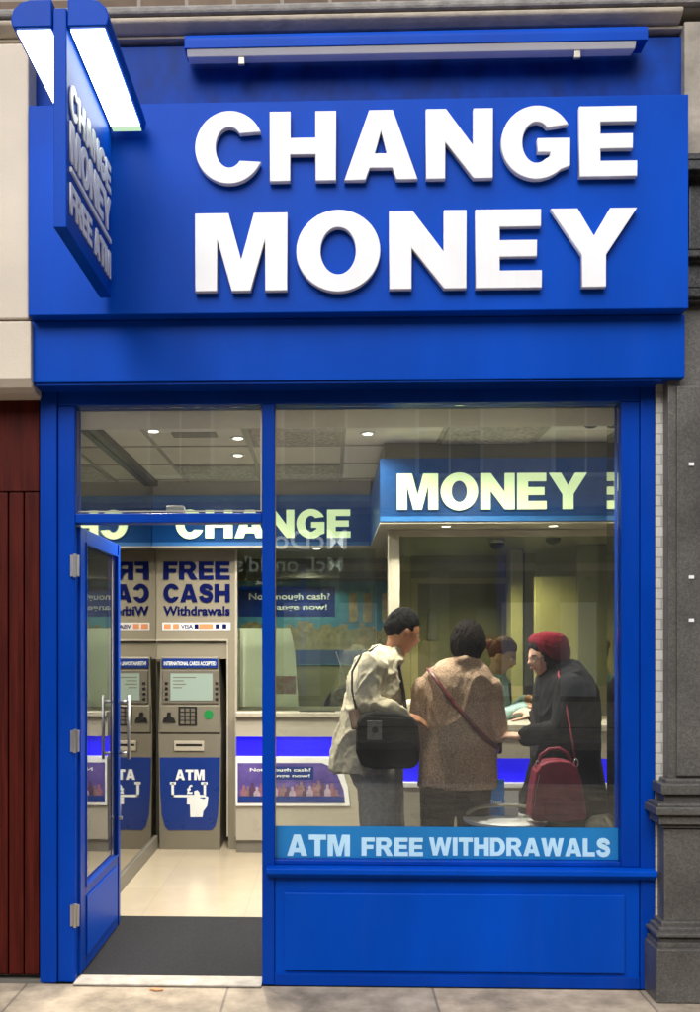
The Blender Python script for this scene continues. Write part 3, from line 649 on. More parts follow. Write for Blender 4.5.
cr = MB().prism([(A(u, v).x, A(u, v).z) for u, v in ((163, 722), (164.5, 717.5), (167.5, 716.5), (167.8, 712), (171.2, 712), (171.5, 716.5), (174.5, 717.5), (176, 722))], 'Y', Ya - .022, Ya - .0105)
obj('card_slot', cr, M['dark'], kpo, .001)
cg = A(209, 714.5); obj('green_disc', MB().lathe((cg.x, Ya - .014, cg.z), [(.036, 0), (.036, .0035)], 28, 'Y'), M['green'], kpo)
obj('cash_slot', MB().pbox(174, 741, 204, 751, Ya - .012, .0115), M['frame_in'], am, .003)
obj('slot_mouth', MB().pbox(176, 744, 202, 746.2, Ya - .014, .0018), M['dark'], am)
obj('seam', MB().pbox(159.2, 733, 220.8, 733.9, Ya - .001, .0008), M['dark'], am)
bp = [(159.8, 757.5), (220.2, 757.5), (219.6, 790), (218, 815), (215.5, 826), (212, 830), (168.5, 830), (165, 826), (162, 815), (160.5, 790)]
bpo = obj('graphic_panel', MB().prism([(A(u, v).x, A(u, v).z) for u, v in bp], 'Y', Ya - .004, Ya - .0005), M['atm_blue'], am)
Yg = Ya - .005
capspx('ATM', 175.5, 769.5, 204.5, 780, Yg, .002, M['whitep'], bpo)
br = MB()
for a in ((171.5, 783, 174, 797), (171.5, 794.8, 206, 797.2), (203.6, 783, 206, 794.5), (170, 782, 176, 784.5), (201, 782, 207.5, 784.5), (187, 797.5, 193, 804.5)): br.pbox(*a, Yg, .003)
obj('note_bracket', br, M['whitep'], bpo)
capspx('£', 187, 784.5, 192.8, 794, Yg, .002, M['whitep'], bpo, fn=small, offset=.03)
hd = [(190.5, 817), (190, 803), (189.5, 796), (193, 794.5), (194.6, 797), (194.2, 791), (197.5, 789.8), (199.5, 792), (200.2, 798), (204.5, 799), (207, 796), (208.4, 797.2), (207.2, 806), (203.5, 811), (202.6, 817)]
obj('hand_icon', MB().prism([(A(u, v).x, A(u, v).z) for u, v in hd], 'Y', Yg - .001, Yg + .002), M['whitep'], bpo)
# ---- rear counter (left) and booth
YC = 7.05
zc1 = az(712, YC); zl0, zl1 = az(737, YC), az(757, YC)
rc = thing('counter', (-.2, YC, 0), 'cream rear counter with blue light strip left of the man', 'counter')
xc0 = xA1 + .003; xc1 = ax(376, 7.05)
obj('worktop', MB().box(xc0, YC - .04, zc1 - .035, xc1, 7.7, zc1), M['frame_in'], rc, .004)
obj('upper_front', MB().box(xc0, YC, zl0 + .001, xc1, YC + .12, zc1 - .036), M['counter'], rc)
obj('light_strip', MB().box(xc0, YC + .03, zl1 + .001, xc1, YC + .10, zl0), M['led'], rc)
obj('ledge', MB().box(xc0, YC - .01, zl1 - .03, xc1, YC + .12, zl1), M['white'], rc, .003)
obj('lower_front', MB().box(xc0, YC, .11, xc1, YC + .12, zl1 - .031), M['counter'], rc)
obj('plinth', MB().box(xc0, YC + .02, .013, xc1, YC + .12, .109), M['skirt'], rc)
g1 = tag(obj('counter_glass', MB().box(xc0 + .01, YC + .10, zc1 + .001, xc1, YC + .11, zs - .013), M['glass_in']), 'tall glass screen standing on the rear counter', 'glass screen')
# leaflet frame on the front of the rear counter
pf = thing('poster_frame', (ax(300, YC), YC - .02, az(806, YC)), 'white framed poster of a crowd on the rear counter front', 'poster')
um0, um1 = 236, 349
fp = [(um0, 806), (um0, 757.5), (325, 757.5), (335, 762), (343, 772), (348, 788), (350, 806)]
obj('frame', MB().prism([(at(u, v, YC).x, at(u, v, YC - .02).z) for u, v in fp], 'Y', YC - .02, YC - .003), M['white'], pf, .002)
fi = [(um0 + 2, 803), (um0 + 2, 763), (322, 763), (331, 767), (338, 776), (343.5, 790), (345, 803)]
po = obj('print', MB().prism([(at(u, v, YC).x, at(u, v, YC - .02).z) for u, v in fi], 'Y', YC - .0225, YC - .0202), mat('violet_print', (.05, .035, .20), .4, var=.3, scale=9, col2=(.13, .09, .34)), pf)
obj('blue_base', MB().pbox(um0 + 2, 796.5, 344.6, 802.8, YC - .0245, .0018), M['atm_blue'], po)
obj('text_box', MB().pbox(262, 766.5, 313.5, 779.5, YC - .0245, .0018), M['atm_blue'], po)
capspx('Not enough cash?', 250, 768, 311, 772.4, YC - .0262, .0015, M['whitep'], po, fn=small)
capspx('Change now!', 262, 774, 310, 778, YC - .0262, .0015, M['whitep'], po, fn=small)
pcol = [mat('crowd_print_%s' % nm, c, .5, var=.3, scale=20) for nm, c in (('rose', (.22, .09, .13)), ('pale', (.34, .28, .38)), ('plum', (.07, .03, .08)), ('tan', (.20, .12, .14)))]
for q in range(22):
    u = 244 + q * 4.4; hgt = random.uniform(9, 16); vtop = 795.8 - hgt
    if u > 330: vtop += 3
    cwd = MB().prism([(at(uu, vv, YC).x, at(uu, vv, YC - .0235).z) for uu, vv in ((u - 3.2, 796), (u - 3.3, vtop + 7), (u - 2.4, vtop + 5), (u - .9, vtop + 4.2), (u - 1.5, vtop + 2.4), (u - 1.2, vtop + .7), (u, vtop), (u + 1.2, vtop + .7), (u + 1.5, vtop + 2.4), (u + .9, vtop + 4.2), (u + 2.4, vtop + 5), (u + 3.3, vtop + 7), (u + 3.2, 796))], 'Y', YC - .0232 - (q * 5 % 4) * .0003, YC - .0226)
    obj('crowd_figure', cwd, pcol[(q * 7) % 4], po)
# big poster on the booth back wall
YB = 8.15
bw = struct('booth_back_wall_left', MB().box(xA1, YB + .02, 0, ax(398, 7.1) + .2, YB + .1, zs - .013), M['booth_dk'])
struct('booth_header', MB().box(xA1, 7.95, az(578, 7.95), ax(388, 7.95), 8.02, zs - .013), M['skirt'])
bpz = thing('wall_poster', (ax(310, YB), YB, az(668, YB)), 'wide blue poster of an old city skyline behind the rear counter', 'poster')
sky = mat('poster_sky_print', (.03, .16, .28), .5, var=.3, scale=4, col2=(.07, .26, .36))
obj('sheet', MB().pbox(236, 581, 390, 665, YB, .015), sky, bpz)
obj('text_box', MB().pbox(236, 587, 335, 616.5, YB - .003, .0025), M['atm_blue'], bpz)
capspx('Not enough cash?', 249, 593, 330, 601.5, YB - .005, .0018, M['whitep'], bpz, fn=small)
capspx('Change now!', 262, 604, 327, 611.5, YB - .005, .0018, M['whitep'], bpz, fn=small)
ct = mat('poster_town_print', (.10, .10, .05), .6, var=.5, scale=22, col2=(.30, .26, .14)); ct2 = mat('poster_tower_print', (.30, .24, .13), .6, var=.4, scale=16)
sk = [(236, 650)]; u = 236
while u < 384:
    hh = random.uniform(620, 632); sk += [(u, hh), (u + 5, hh)]; u += 5.6
sk += [(389, 628), (389, 650)]
obj('town_print', MB().prism([(at(a, b2, YB).x, at(a, b2, YB).z) for a, b2 in sk], 'Y', YB - .002, YB - .0005), ct, bpz)
for u in (349, 363):
    tw = [(u, 622), (u, 593), (u + .8, 590), (u + 1.6, 593.5), (u + 7, 593.5), (u + 7.8, 590), (u + 8.6, 593), (u + 8.6, 622)]
    obj('tower_print', MB().prism([(at(a, b2, YB).x, at(a, b2, YB).z) for a, b2 in tw], 'Y', YB - .003, YB - .0021), ct2, bpz)
obj('river_print', MB().pbox(236, 650.3, 389, 664, YB - .002, .0015), mat('poster_river_print', (.015, .05, .16), .5, var=.3), bpz)
# things on the rear counter
lf = thing('leaflet_stand', (ax(285, 7.35), 7.35, zc1), 'pale upright leaflet stand on the rear counter beside the mullion', 'leaflet stand')
obj('back_sheet', MB().prism([(at(a, b2, 7.35).x, at(a, b2, 7.35).z) for a, b2 in ((240, 706.5), (240, 628), (290, 628), (295, 650), (298.5, 706.5))], 'Y', 7.345, 7.355), M['wall_in'], lf)
obj('print_block', MB().pbox(276, 676, 296, 694, 7.343, .0015), mat('red_grey_print', (.25, .05, .05), .5, var=.5, scale=30, col2=(.30, .28, .26)), lf)
oc = thing('office_chair', (ax(343, 7.75), 7.75, .012), 'black rounded office chair back behind the rear counter', 'chair')
c0 = at(346, 706, 7.75)
bk = MB().prism([(c0.x + .19 * math.cos(R(a)) , c0.z - .05 + .22 * math.sin(R(a))) for a in range(0, 181, 12)] + [(c0.x - .17, c0.z - .35), (c0.x + .17, c0.z - .35)], 'Y', 7.72, 7.77)
obj('backrest', bk, M['dark'], oc, .012)
obj('seat', MB().box(c0.x - .23, 7.32 + .02, .46, c0.x + .23, 7.70, .53) if False else MB().box(c0.x - .23, 7.74, .46, c0.x + .23, 8.08, .53), M['dark'], oc, .02)
obj('pedestal', MB().tube([(c0.x, 7.9, .05), (c0.x, 7.9, .459)], .03), M['chrome'], oc)
for q in range(5):
    a = 2 * math.pi * q / 5; obj('leg', MB().tube([(c0.x, 7.9, .07), (c0.x + .2 * math.cos(a), 7.9 + .2 * math.sin(a), .035)], .018), M['dark'], oc)
# ---- right counter
YR = 5.65
xr0 = ax(392, 5.95); zr1 = az(724, YR)
zq0, zq1 = az(758, YR), az(782, YR)
kc = thing('counter', (1.3, YR, 0), 'long cream counter with blue light strip in front of the two women', 'counter')
obj('worktop', MB().box(xr0, YR - .03, zr1 - .04, 2.39, 6.35, zr1), M['frame_in'], kc, .004)
obj('upper_front', MB().box(xr0, YR, zq0 + .001, 2.39, YR + .12, zr1 - .041), M['counter'], kc)
obj('light_strip', MB().box(xr0, YR + .03, zq1 + .001, 2.39, YR + .10, zq0), M['led'], kc)
obj('ledge', MB().box(xr0, YR - .01, zq1 - .03, 2.39, YR + .12, zq1), M['white'], kc, .003)
obj('lower_front', MB().box(xr0, YR, .11, 2.39, YR + .12, zq1 - .031), M['counter'], kc)
obj('plinth', MB().box(xr0, YR + .02, .013, 2.39, YR + .12, .109), M['skirt'], kc)
obj('side_front', MB().box(xr0, YR + .121, .013, xr0 + .05, 7.0, zr1 - .041), M['counter'], kc)
YG = 5.95
sg = thing('booth_screen', (1.3, YG, zr1), 'tall glass screen with pale post at the corner of the right counter', 'glass screen')
obj('post', MB().box(ax(388, YG), YG - .02, zr1 + .001, ax(399.5, YG), YG + .06, zs - .013), M['frame_in'], sg, .003)
obj('top_frame', MB().box(ax(399.5, YG) + .001, YG - .01, zs - .055, 2.39, YG + .04, zs - .013), M['frame_in'], sg, .003)
obj('glass_pane', MB().box(ax(399.5, YG) + .004, YG + .01, zr1 + .22, 2.39, YG + .018, zs - .0555), M['glass_in'], sg)
obj('side_pane', MB().box(ax(392, YG), YG + .062, zr1 + .001, ax(392, YG) + .008, 7.12, zs - .013), M['glass_in'], sg)
# booth back: door frame, column, side wall
bb = thing('booth_partition', (1.2, 7.7, 0), 'olive partition with pale door frame and column behind the teller glass', 'partition')
obj('dark_panel', MB().box(ax(418, 7.7), 7.72, .01, ax(506, 7.7), 7.76, az(583, 7.7)), M['booth_dk'], bb)
dfm = MB(); dfm.box(ax(411, 7.7), 7.69, .01, ax(418, 7.7), 7.77, az(578, 7.7)); dfm.box(ax(418, 7.7) + .001, 7.69, az(583.5, 7.7), ax(506, 7.7), 7.77, az(578, 7.7))
obj('door_frame', dfm, M['booth'], bb, .004)
obj('wall_left', MB().box(ax(399, 7.7), 7.70, .01, ax(411, 7.7) - .002, 7.8, zs - .014), M['booth'], bb)
obj('wall_head', MB().box(ax(411, 7.7) - .001, 7.70, az(577.8, 7.7), ax(512, 7.7), 7.8, zs - .014), M['booth_dk'], bb)
obj('column', MB().box(ax(511, 7.2), 7.2, .01, ax(523, 7.2), 7.4, zs - .014), M['booth'], bb, .004)
obj('grey_column', MB().box(ax(524, 7.5), 7.5, .01, ax(535, 7.5), 7.55, zs - .014), M['booth_dk'], bb, .004)
obj('yellow_panel', MB().box(ax(535, 6.9), 6.9, .01, ax(578, 6.9), 6.95, az(577, 6.9)), M['booth'], bb, .004)
obj('right_panel', MB().box(ax(578, 6.85), 6.85, .01, 2.39, 6.9, zs - .014), M['booth_dk'], bb, .004)
for q, (u0, u1) in enumerate(((428, 437),)): obj('wall_switch', MB().pbox(u0, 612, u1, 640, 7.70, .015), M['skirt'], bb, .003)
spot(1.1, 6.6, zs - .06, 55, col=(1, .88, .55), ang=150)
spot(-.2, 7.7, zs - .06, 22, col=(1, .9, .7), ang=150)
# ---- low table and leaflets inside the window
tb = thing('side_table', (at(508, 815, 4.85).x, 4.85, .012), 'small round white table with grey rim behind the window banner', 'table')
tc_ = at(505, 817, 4.85); zt3 = tc_.z
obj('tabletop', MB().lathe((tc_.x, 4.85, zt3 - .03), [(.20, 0), (.215, .01), (.215, .024), (.20, .03)], 40), M['white'], tb, smooth=False)
rimm = MB().tube([(tc_.x + .20 * math.cos(R(a)), 4.85 + .0 + .10 * math.sin(R(a)) * .3 - .05, zt3 + .02 + .045 * math.sin(R(a))) for a in range(0, 181, 10)], .012, 8, flat=.5); obj('rim', rimm, M['panel_in'], tb, smooth=True)
obj('pedestal', MB().tube([(tc_.x, 4.85, .03), (tc_.x, 4.85, zt3 - .031)], .025), M['chrome'], tb)
obj('base', MB().lathe((tc_.x, 4.85, .012), [(.17, 0), (.17, .012), (.03, .025)], 36), M['chrome'], tb)
lh = thing('leaflet_holder', (at(497, 808, 4.9).x, 4.9, zt3), 'clear holder of blue leaflets standing on the round white table', 'leaflet holder')
a1 = at(497, 800, 4.9)
obj('blue_leaflet', MB().box(a1.x - .05, 4.885, zt3 + .002, a1.x + .035, 4.893, zt3 + .19), mat('bright_blue_print', (.02, .24, .75), .4), lh)
small('Travel', (a1.x - .035, 4.8845, zt3 + .06), .055, .022, .0015, M['whitep'], lh)
obj('holder', MB().box(a1.x - .06, 4.8955, zt3 + .001, a1.x + .10, 4.93, zt3 + .10), M['white'], lh, .003)
obj('grey_leaflet', MB().box(a1.x + .04, 4.887, zt3 + .002, a1.x + .11, 4.893, zt3 + .13), M['white'], lh)
cbm = MB(); rr = at(606, 825, 4.72)
cbm.ball((rr.x - .01, 4.72, zt3 - .02), .08, sc=(1.05, .8, .75)); 
for v in cbm.v: v += noise.noise_vector(v * 14) * .02
# cream cushion on a stool by the window
st = thing('stool', (rr.x, 4.72, .012), 'low white stool at the right end of the window', 'stool')
obj('seat', MB().lathe((rr.x - .01, 4.72, zt3 - .11), [(.13, 0), (.135, .012), (.13, .025)], 32), M['white'], st)
for q in range(3):
    a = R(90 + 120 * q); obj('leg', MB().tube([(rr.x - .01 + .09 * math.cos(a), 4.72 + .09 * math.sin(a), zt3 - .11), (rr.x - .01 + .11 * math.cos(a), 4.72 + .11 * math.sin(a), .013)], .012), M['chrome'], st)
tag(obj('folded_bag', cbm, mat('cream_paper', (.60, .56, .42), .8, var=.2, scale=20, bump=.4), smooth=True), 'crumpled cream bag on the stool at the lower right window corner', 'bag')
# papers and pen on the rear counter
tag(obj('pen', MB().tube([(at(336, 652, 7.0).x, 7.0, at(336, 652, 7.0).z), (at(346, 682, 7.0).x, 7.0, at(346, 682, 7.0).z), (at(349, 711, 7.03).x, 7.03, zc1 + .002)], [.004, .004, .006]), M['chrome']), 'thin silver rod standing on the rear counter behind the man', 'rod')
tag(obj('paper_sheet', MB().box(ax(300, 7.2), 7.03, zc1 + .001, ax(335, 7.2), 7.12, zc1 + .006), M['dark'], None, .001), 'flat dark tray on the rear counter left of the man', 'tray')
# ================================================================ ACROSS THE STREET (seen mirrored in the glass)
YO = -9.0
OH = 9.0
ob = thing('street_building', (0, YO, 0), 'pale building across the street mirrored faintly in the window glass', 'building')
obj('wall', MB().box(-20, YO - 6, 0, 20, YO - .25, OH), M['stone_lt'], ob)
obj('cornice', MB().box(-20, YO - .249, 4.2, 20, YO + .05, 4.38), M['stone_lt'], ob, .02)
obj('shop_glass', MB().box(-19, YO - .249, .5, 19, YO - .20, 3.0), M['dark'], ob)
for i in range(-9, 10):
    obj('shop_pier', MB().box(i * 2.1 - .18, YO - .199, 0, i * 2.1 + .18, YO - .05, 3.05), M['stone_gr'], ob, .01)
obj('sign_band', MB().box(-19, YO - .249, 3.15, 19, YO - .12, 4.1), mat('charcoal_fascia', (.03, .04, .035), .4), ob)
w0 = None
for r in range(1):
    for c in range(-6, 7):
        x = c * 2.6 - .3; z = 4.8
        if w0 is None:
            w0 = obj('window', MB().box(x - .65, YO - .249, z, x + .65, YO - .17, z + 1.9), M['white'], ob, .01)
            gg = MB()
            for a in (0, 1):
                for bq in (0, 1): gg.box(x - .58 + a * .6, YO - .169, z + .08 + bq * .9, x - .02 + a * .6, YO - .165, z + .9 + bq * .9)
            obj('pane', gg, M['dark'], w0); wx, wz = x, z
        else: dup(w0, (x - wx, 0, z - wz))
lit = emis('street_sign_glow', (.9, .95, .85), .9)  # glow added to the letters so they show in the window reflection
small("McDonald's", (.32, YO - .118, 3.42), 2.7, .40, .03, lit, ob, ex=-XP, en=YP, offset=.01)
for i in range(-4, 5): obj('pale_panel', MB().box(i * 4.2 - .9, YO - .199, .6, i * 4.2 + .9, YO - .17, 2.4), M['white'], ob, .01)
pl = at(157, 987, F - .05)
lm_ = MB().prism([(pl.x - .03, F - .07), (pl.x - .01, F - .055), (pl.x + .02, F - .06), (pl.x + .035, F - .075), (pl.x + .005, F - .085)], 'Z', .002, .009)
tag(obj('paper_scrap', lm_, M['orange'], None, .002), 'small orange paper scrap on the paving in front of the threshold', 'scrap')
wbx = MB().pbox(166, 505.5, 184, 513, F + .10, .05)
tag(obj('door_closer', wbx, M['white'], None, .006), 'small white box mounted on the inside of the door transom', 'door closer')
# ================================================================ PEOPLE
def skinmat(name, c): return mat(name, c, .5, var=.15, scale=9, bump=.05, bscale=200, spec=.4)
def cloth(name, c, c2=None, sc_=120, bump=.6): return mat(name, c, .9, var=.2, scale=sc_, bump=bump, bscale=sc_ * 2, spec=.15, col2=c2)
def solid(name, mb, m, parent, voxel=.008, smooth=4, wr=0, wsc=9, wst=(1, 1, .45)):
    """fuse overlapping closed shapes into ONE continuous surface"""
    org = wl(parent) if parent else Vector((0, 0, 0))
    if not parent:
        xs = [v.x for v in mb.v]; ys = [v.y for v in mb.v]; org = Vector(((min(xs) + max(xs)) / 2, (min(ys) + max(ys)) / 2, .012))
    me = bpy.data.meshes.new(name); me.from_pydata([v - org for v in mb.v], [], mb.f); me.update(); fixnormals(me)
    o = bpy.data.objects.new(name, me); COL.objects.link(o)
    r = o.modifiers.new('r', 'REMESH'); r.mode = 'VOXEL'; r.voxel_size = voxel
    s_ = o.modifiers.new('s', 'SMOOTH'); s_.iterations = smooth; s_.factor = .5
    dg = bpy.context.evaluated_depsgraph_get(); m2 = bpy.data.meshes.new_from_object(o.evaluated_get(dg)); m2.name = name
    o.modifiers.clear(); o.data = m2; bpy.data.meshes.remove(me)
    if wr:
        nn = [v.normal.copy() for v in m2.vertices]
        for v, n_ in zip(m2.vertices, nn):
            q = Vector((v.co.x * wst[0], v.co.y * wst[1], v.co.z * wst[2])) * wsc
            w_ = q + noise.noise_vector(q * .8) * .8; d = (1 - abs(noise.noise(w_)) * 2.4) ; d = max(-.6, d); v.co += n_ * ((d ** 3 if d > 0 else d) * wr + (1 - 2.2 * abs(noise.noise(w_ * 2.3))) ** 3 * wr * .35)
    for p in m2.polygons: p.use_smooth = True
    m2.materials.clear(); m2.materials.append(m)
    if parent: o.parent = parent
    else: o.location = org
    return o
def head_frame(c, yaw, pitch=0, roll=0):
    """columns: side (person's left), forward, up"""
    m = Matrix.Rotation(yaw, 3, 'Z') @ Matrix.Rotation(roll, 3, 'Y') @ Matrix.Rotation(pitch, 3, 'X'); return Vector(c), m
def headshape(mb, c, m, k=1.0, n=44, q=34, hair=None):
    """local axes: x side, y forward, z up; half height .118"""
    vs = []; g = lambda x, s: math.exp(-(x / s) ** 2)
    def pt(ph, t):
        z = math.sin(ph); r = math.cos(ph); x = r * math.cos(t); y = r * math.sin(t)
        X, Y, Z = x * .076, y * .095, z * .118
        if z < 0: 
            tz = -z; X *= 1 - .28 * tz ** 1.4; Y *= (1 - .05 * tz) if y > 0 else (1 - .55 * tz)
            if y > 0: Y += .012 * tz
        if z > .1 and y > 0: Y -= .006 * z
        if y > 0:
            f = g(x, .22)
            Y += .024 * f * g(z + .20, .11) + .010 * g(x, .16) * g(z + .02, .16)      # nose
            Y += .006 * g(x, .55) * g(z - .14, .10)                                   # brow
            Y -= .012 * (g(x - .40, .2) + g(x + .40, .2)) * g(z + .01, .11)           # eye sockets
            Y += .007 * g(x, .30) * g(z + .44, .09)                                   # lips
            Y -= .004 * g(x, .3) * g(z + .60, .07); Y += .010 * g(x, .35) * g(z + .82, .13)  # chin
        return X, Y, Z, x, y, z
    o = []
    for i in range(q + 1):
        ph = -math.pi / 2 + math.pi * i / q
        for j in range(n):
            t = 2 * math.pi * j / n; X, Y, Z, x, y, z = pt(ph, t)
            if hair:
                h = hair(x, y, z); 
                if h > 0: s_ = 1 + h; X, Y, Z = X * s_, Y * s_, Z * s_
                else: X, Y, Z = X * .86, Y * .86, Z * .86
            vs.append(c + m @ Vector((X * k, Y * k, Z * k)))
    fs = []
    for i in range(q):
        for j in range(n): fs.append((i * n + j, i * n + (j + 1) % n, (i + 1) * n + (j + 1) % n, (i + 1) * n + j))
    fs.append(tuple(reversed(range(n)))); fs.append(tuple(range(q * n, (q + 1) * n)))
    mb.add(vs, fs)
    if not hair:
        for sx in (-1, 1):      # ears
            e = MB(); e.ball((0, 0, 0), .03, sc=(.32, .6, 1.05)); mb.add([c + m @ (Vector((sx * .077, -.008, -.012)) + v) * 1 * k for v in e.v], e.f)
def hand(mb, wrist, d, palm_n, k=1.0, curl=.6, thumb=1):
    """palm and five curled fingers; d: direction from wrist, palm_n: palm side normal"""
    d = Vector(d).normalized(); n_ = (Vector(palm_n) - d * Vector(palm_n).dot(d)).normalized(); s_ = d.cross(n_) * thumb; w = Vector(wrist)
    for a in (-.026, -.009, .009, .026): mb.limb([w + s_ * a * .6, w + d * .045 * k + s_ * a, w + d * .085 * k + s_ * a], [.015 * k, .014 * k, .0115 * k], 8)
    for a, L_, r in ((.030, .070, .0088), (.010, .080, .0092), (-.010, .074, .0088), (-.029, .058, .0078)):
        p = w + d * .085 * k + s_ * a; q = [p]; ang = 0
        for f_ in (.42, .32, .26):
            ang += curl * .85; q.append(q[-1] + (d * math.cos(ang) + n_ * math.sin(ang)) * L_ * f_ * k)
        mb.limb(q, [r * k, r * .95 * k, r * .9 * k, r * .8 * k], 8)
    b_ = w + d * .025 * k + s_ * .028 * k
    mb.limb([b_, b_ + (d * .6 + s_ * .7 + n_ * .25) * .035 * k, b_ + (d * .95 + s_ * .75 + n_ * .5) * .055 * k, b_ + (d * 1.35 + s_ * .6 + n_ * .8) * .066 * k], [.014 * k, .0115 * k, .0105 * k, .009 * k], 8)
def clump(o, amp=.004, f=70):
    me = o.data; nn = [v.normal.copy() for v in me.vertices]
    for v, n_ in zip(me.vertices, nn):
        q = Vector((v.co.x * f, v.co.y * f, v.co.z * f * .28)); v.co += n_ * (noise.noise(q) * amp + noise.noise(q * 2.3) * amp * .6)
def face_bits(root, c, m, k=1.0, brow=(.02, .012, .01), lips=(.30, .09, .07)):
    def W(x, y, z): return c + m @ Vector((x, y, z)) * k
    ew = mat('eye_white', (.7, .68, .64), .2, var=.02); ed = mat('dark_iris', (.02, .012, .01), .15, var=.02); bm_ = mat('eyebrow_hair', brow, .9); lm = mat('lip', lips, .45)
    for sx in (-1, 1):
        e = obj('eye', MB().ball(W(sx * .031, .072, .0), .0125 * k, 12, 8), ew, root, smooth=True)
        obj('iris', MB().ball(W(sx * .031, .0805, .0), .0058 * k, 10, 6), ed, e, smooth=True)
        obj('eyebrow', MB().tube([W(sx * .014, .0905, .018), W(sx * .031, .088, .022), W(sx * .048, .076, .018)], [.0035 * k, .004 * k, .0025 * k], 6), bm_, root, smooth=True)
    obj('mouth', MB().tube([W(-.024, .086, -.052), W(-.010, .097, -.050), (W(0, .099, -.051)), W(.010, .097, -.050), W(.024, .086, -.052)], [.002 * k, .0048 * k, .005 * k, .0048 * k, .002 * k], 8), lm, root, smooth=True)
def P(u, v, Y): return at(u, v, Y)
def hairfn(line, thick, ns=5):
    def f(x, y, z):
        for (y0, z0), (y1, z1) in zip(line, line[1:]):
            if y <= y1 or y1 == line[-1][0]:
                t = max(0, min(1, (y - y0) / (y1 - y0))); lz = z0 + (z1 - z0) * t; break
        lz += .05 * noise.noise(Vector((x, y, z)) * 9); dd = z - lz
        if dd <= 0: return 0
        return .012 + thick * min(1, dd / .35) ** .6 * (1 + .35 * noise.noise(Vector((x, y, z)) * ns))
    return f
def legs(body, trous, shoes, hipL, hipR, footL, footR, fdir, zhem=.07, r=(.085, .06, .045), tr=(.105, .082, .075)):
    for h, f_ in ((hipL, footL), (hipR, footR)):
        h = Vector(h); f_ = Vector(f_); kn = (h + f_) / 2 + Vector(fdir) * .02
        body.limb([h, kn, f_ + Vector((0, 0, .05))], list(r))
        trous.limb([h, kn, f_ + Vector((0, 0, zhem + .07))], list(tr)); trous.tube([f_ + Vector((0, 0, zhem + .07)), f_ + Vector((0, 0, zhem - .02))], [tr[2], tr[2] * 1.02], 16)
        body.limb([f_ + Vector((0, 0, .045)), f_ + Vector(fdir) * .13 + Vector((0, 0, .03))], [.034, .026])
        sh = MB(); sh.limb([f_ - Vector(fdir) * .05 + Vector((0, 0, .045)), f_ + Vector(fdir) * .08 + Vector((0, 0, .045)), f_ + Vector(fdir) * .16 + Vector((0, 0, .036))], [.044, .046, .034])
        for v in sh.v: v.z = max(v.z, f_.z + .001)
        shoes.append(sh)
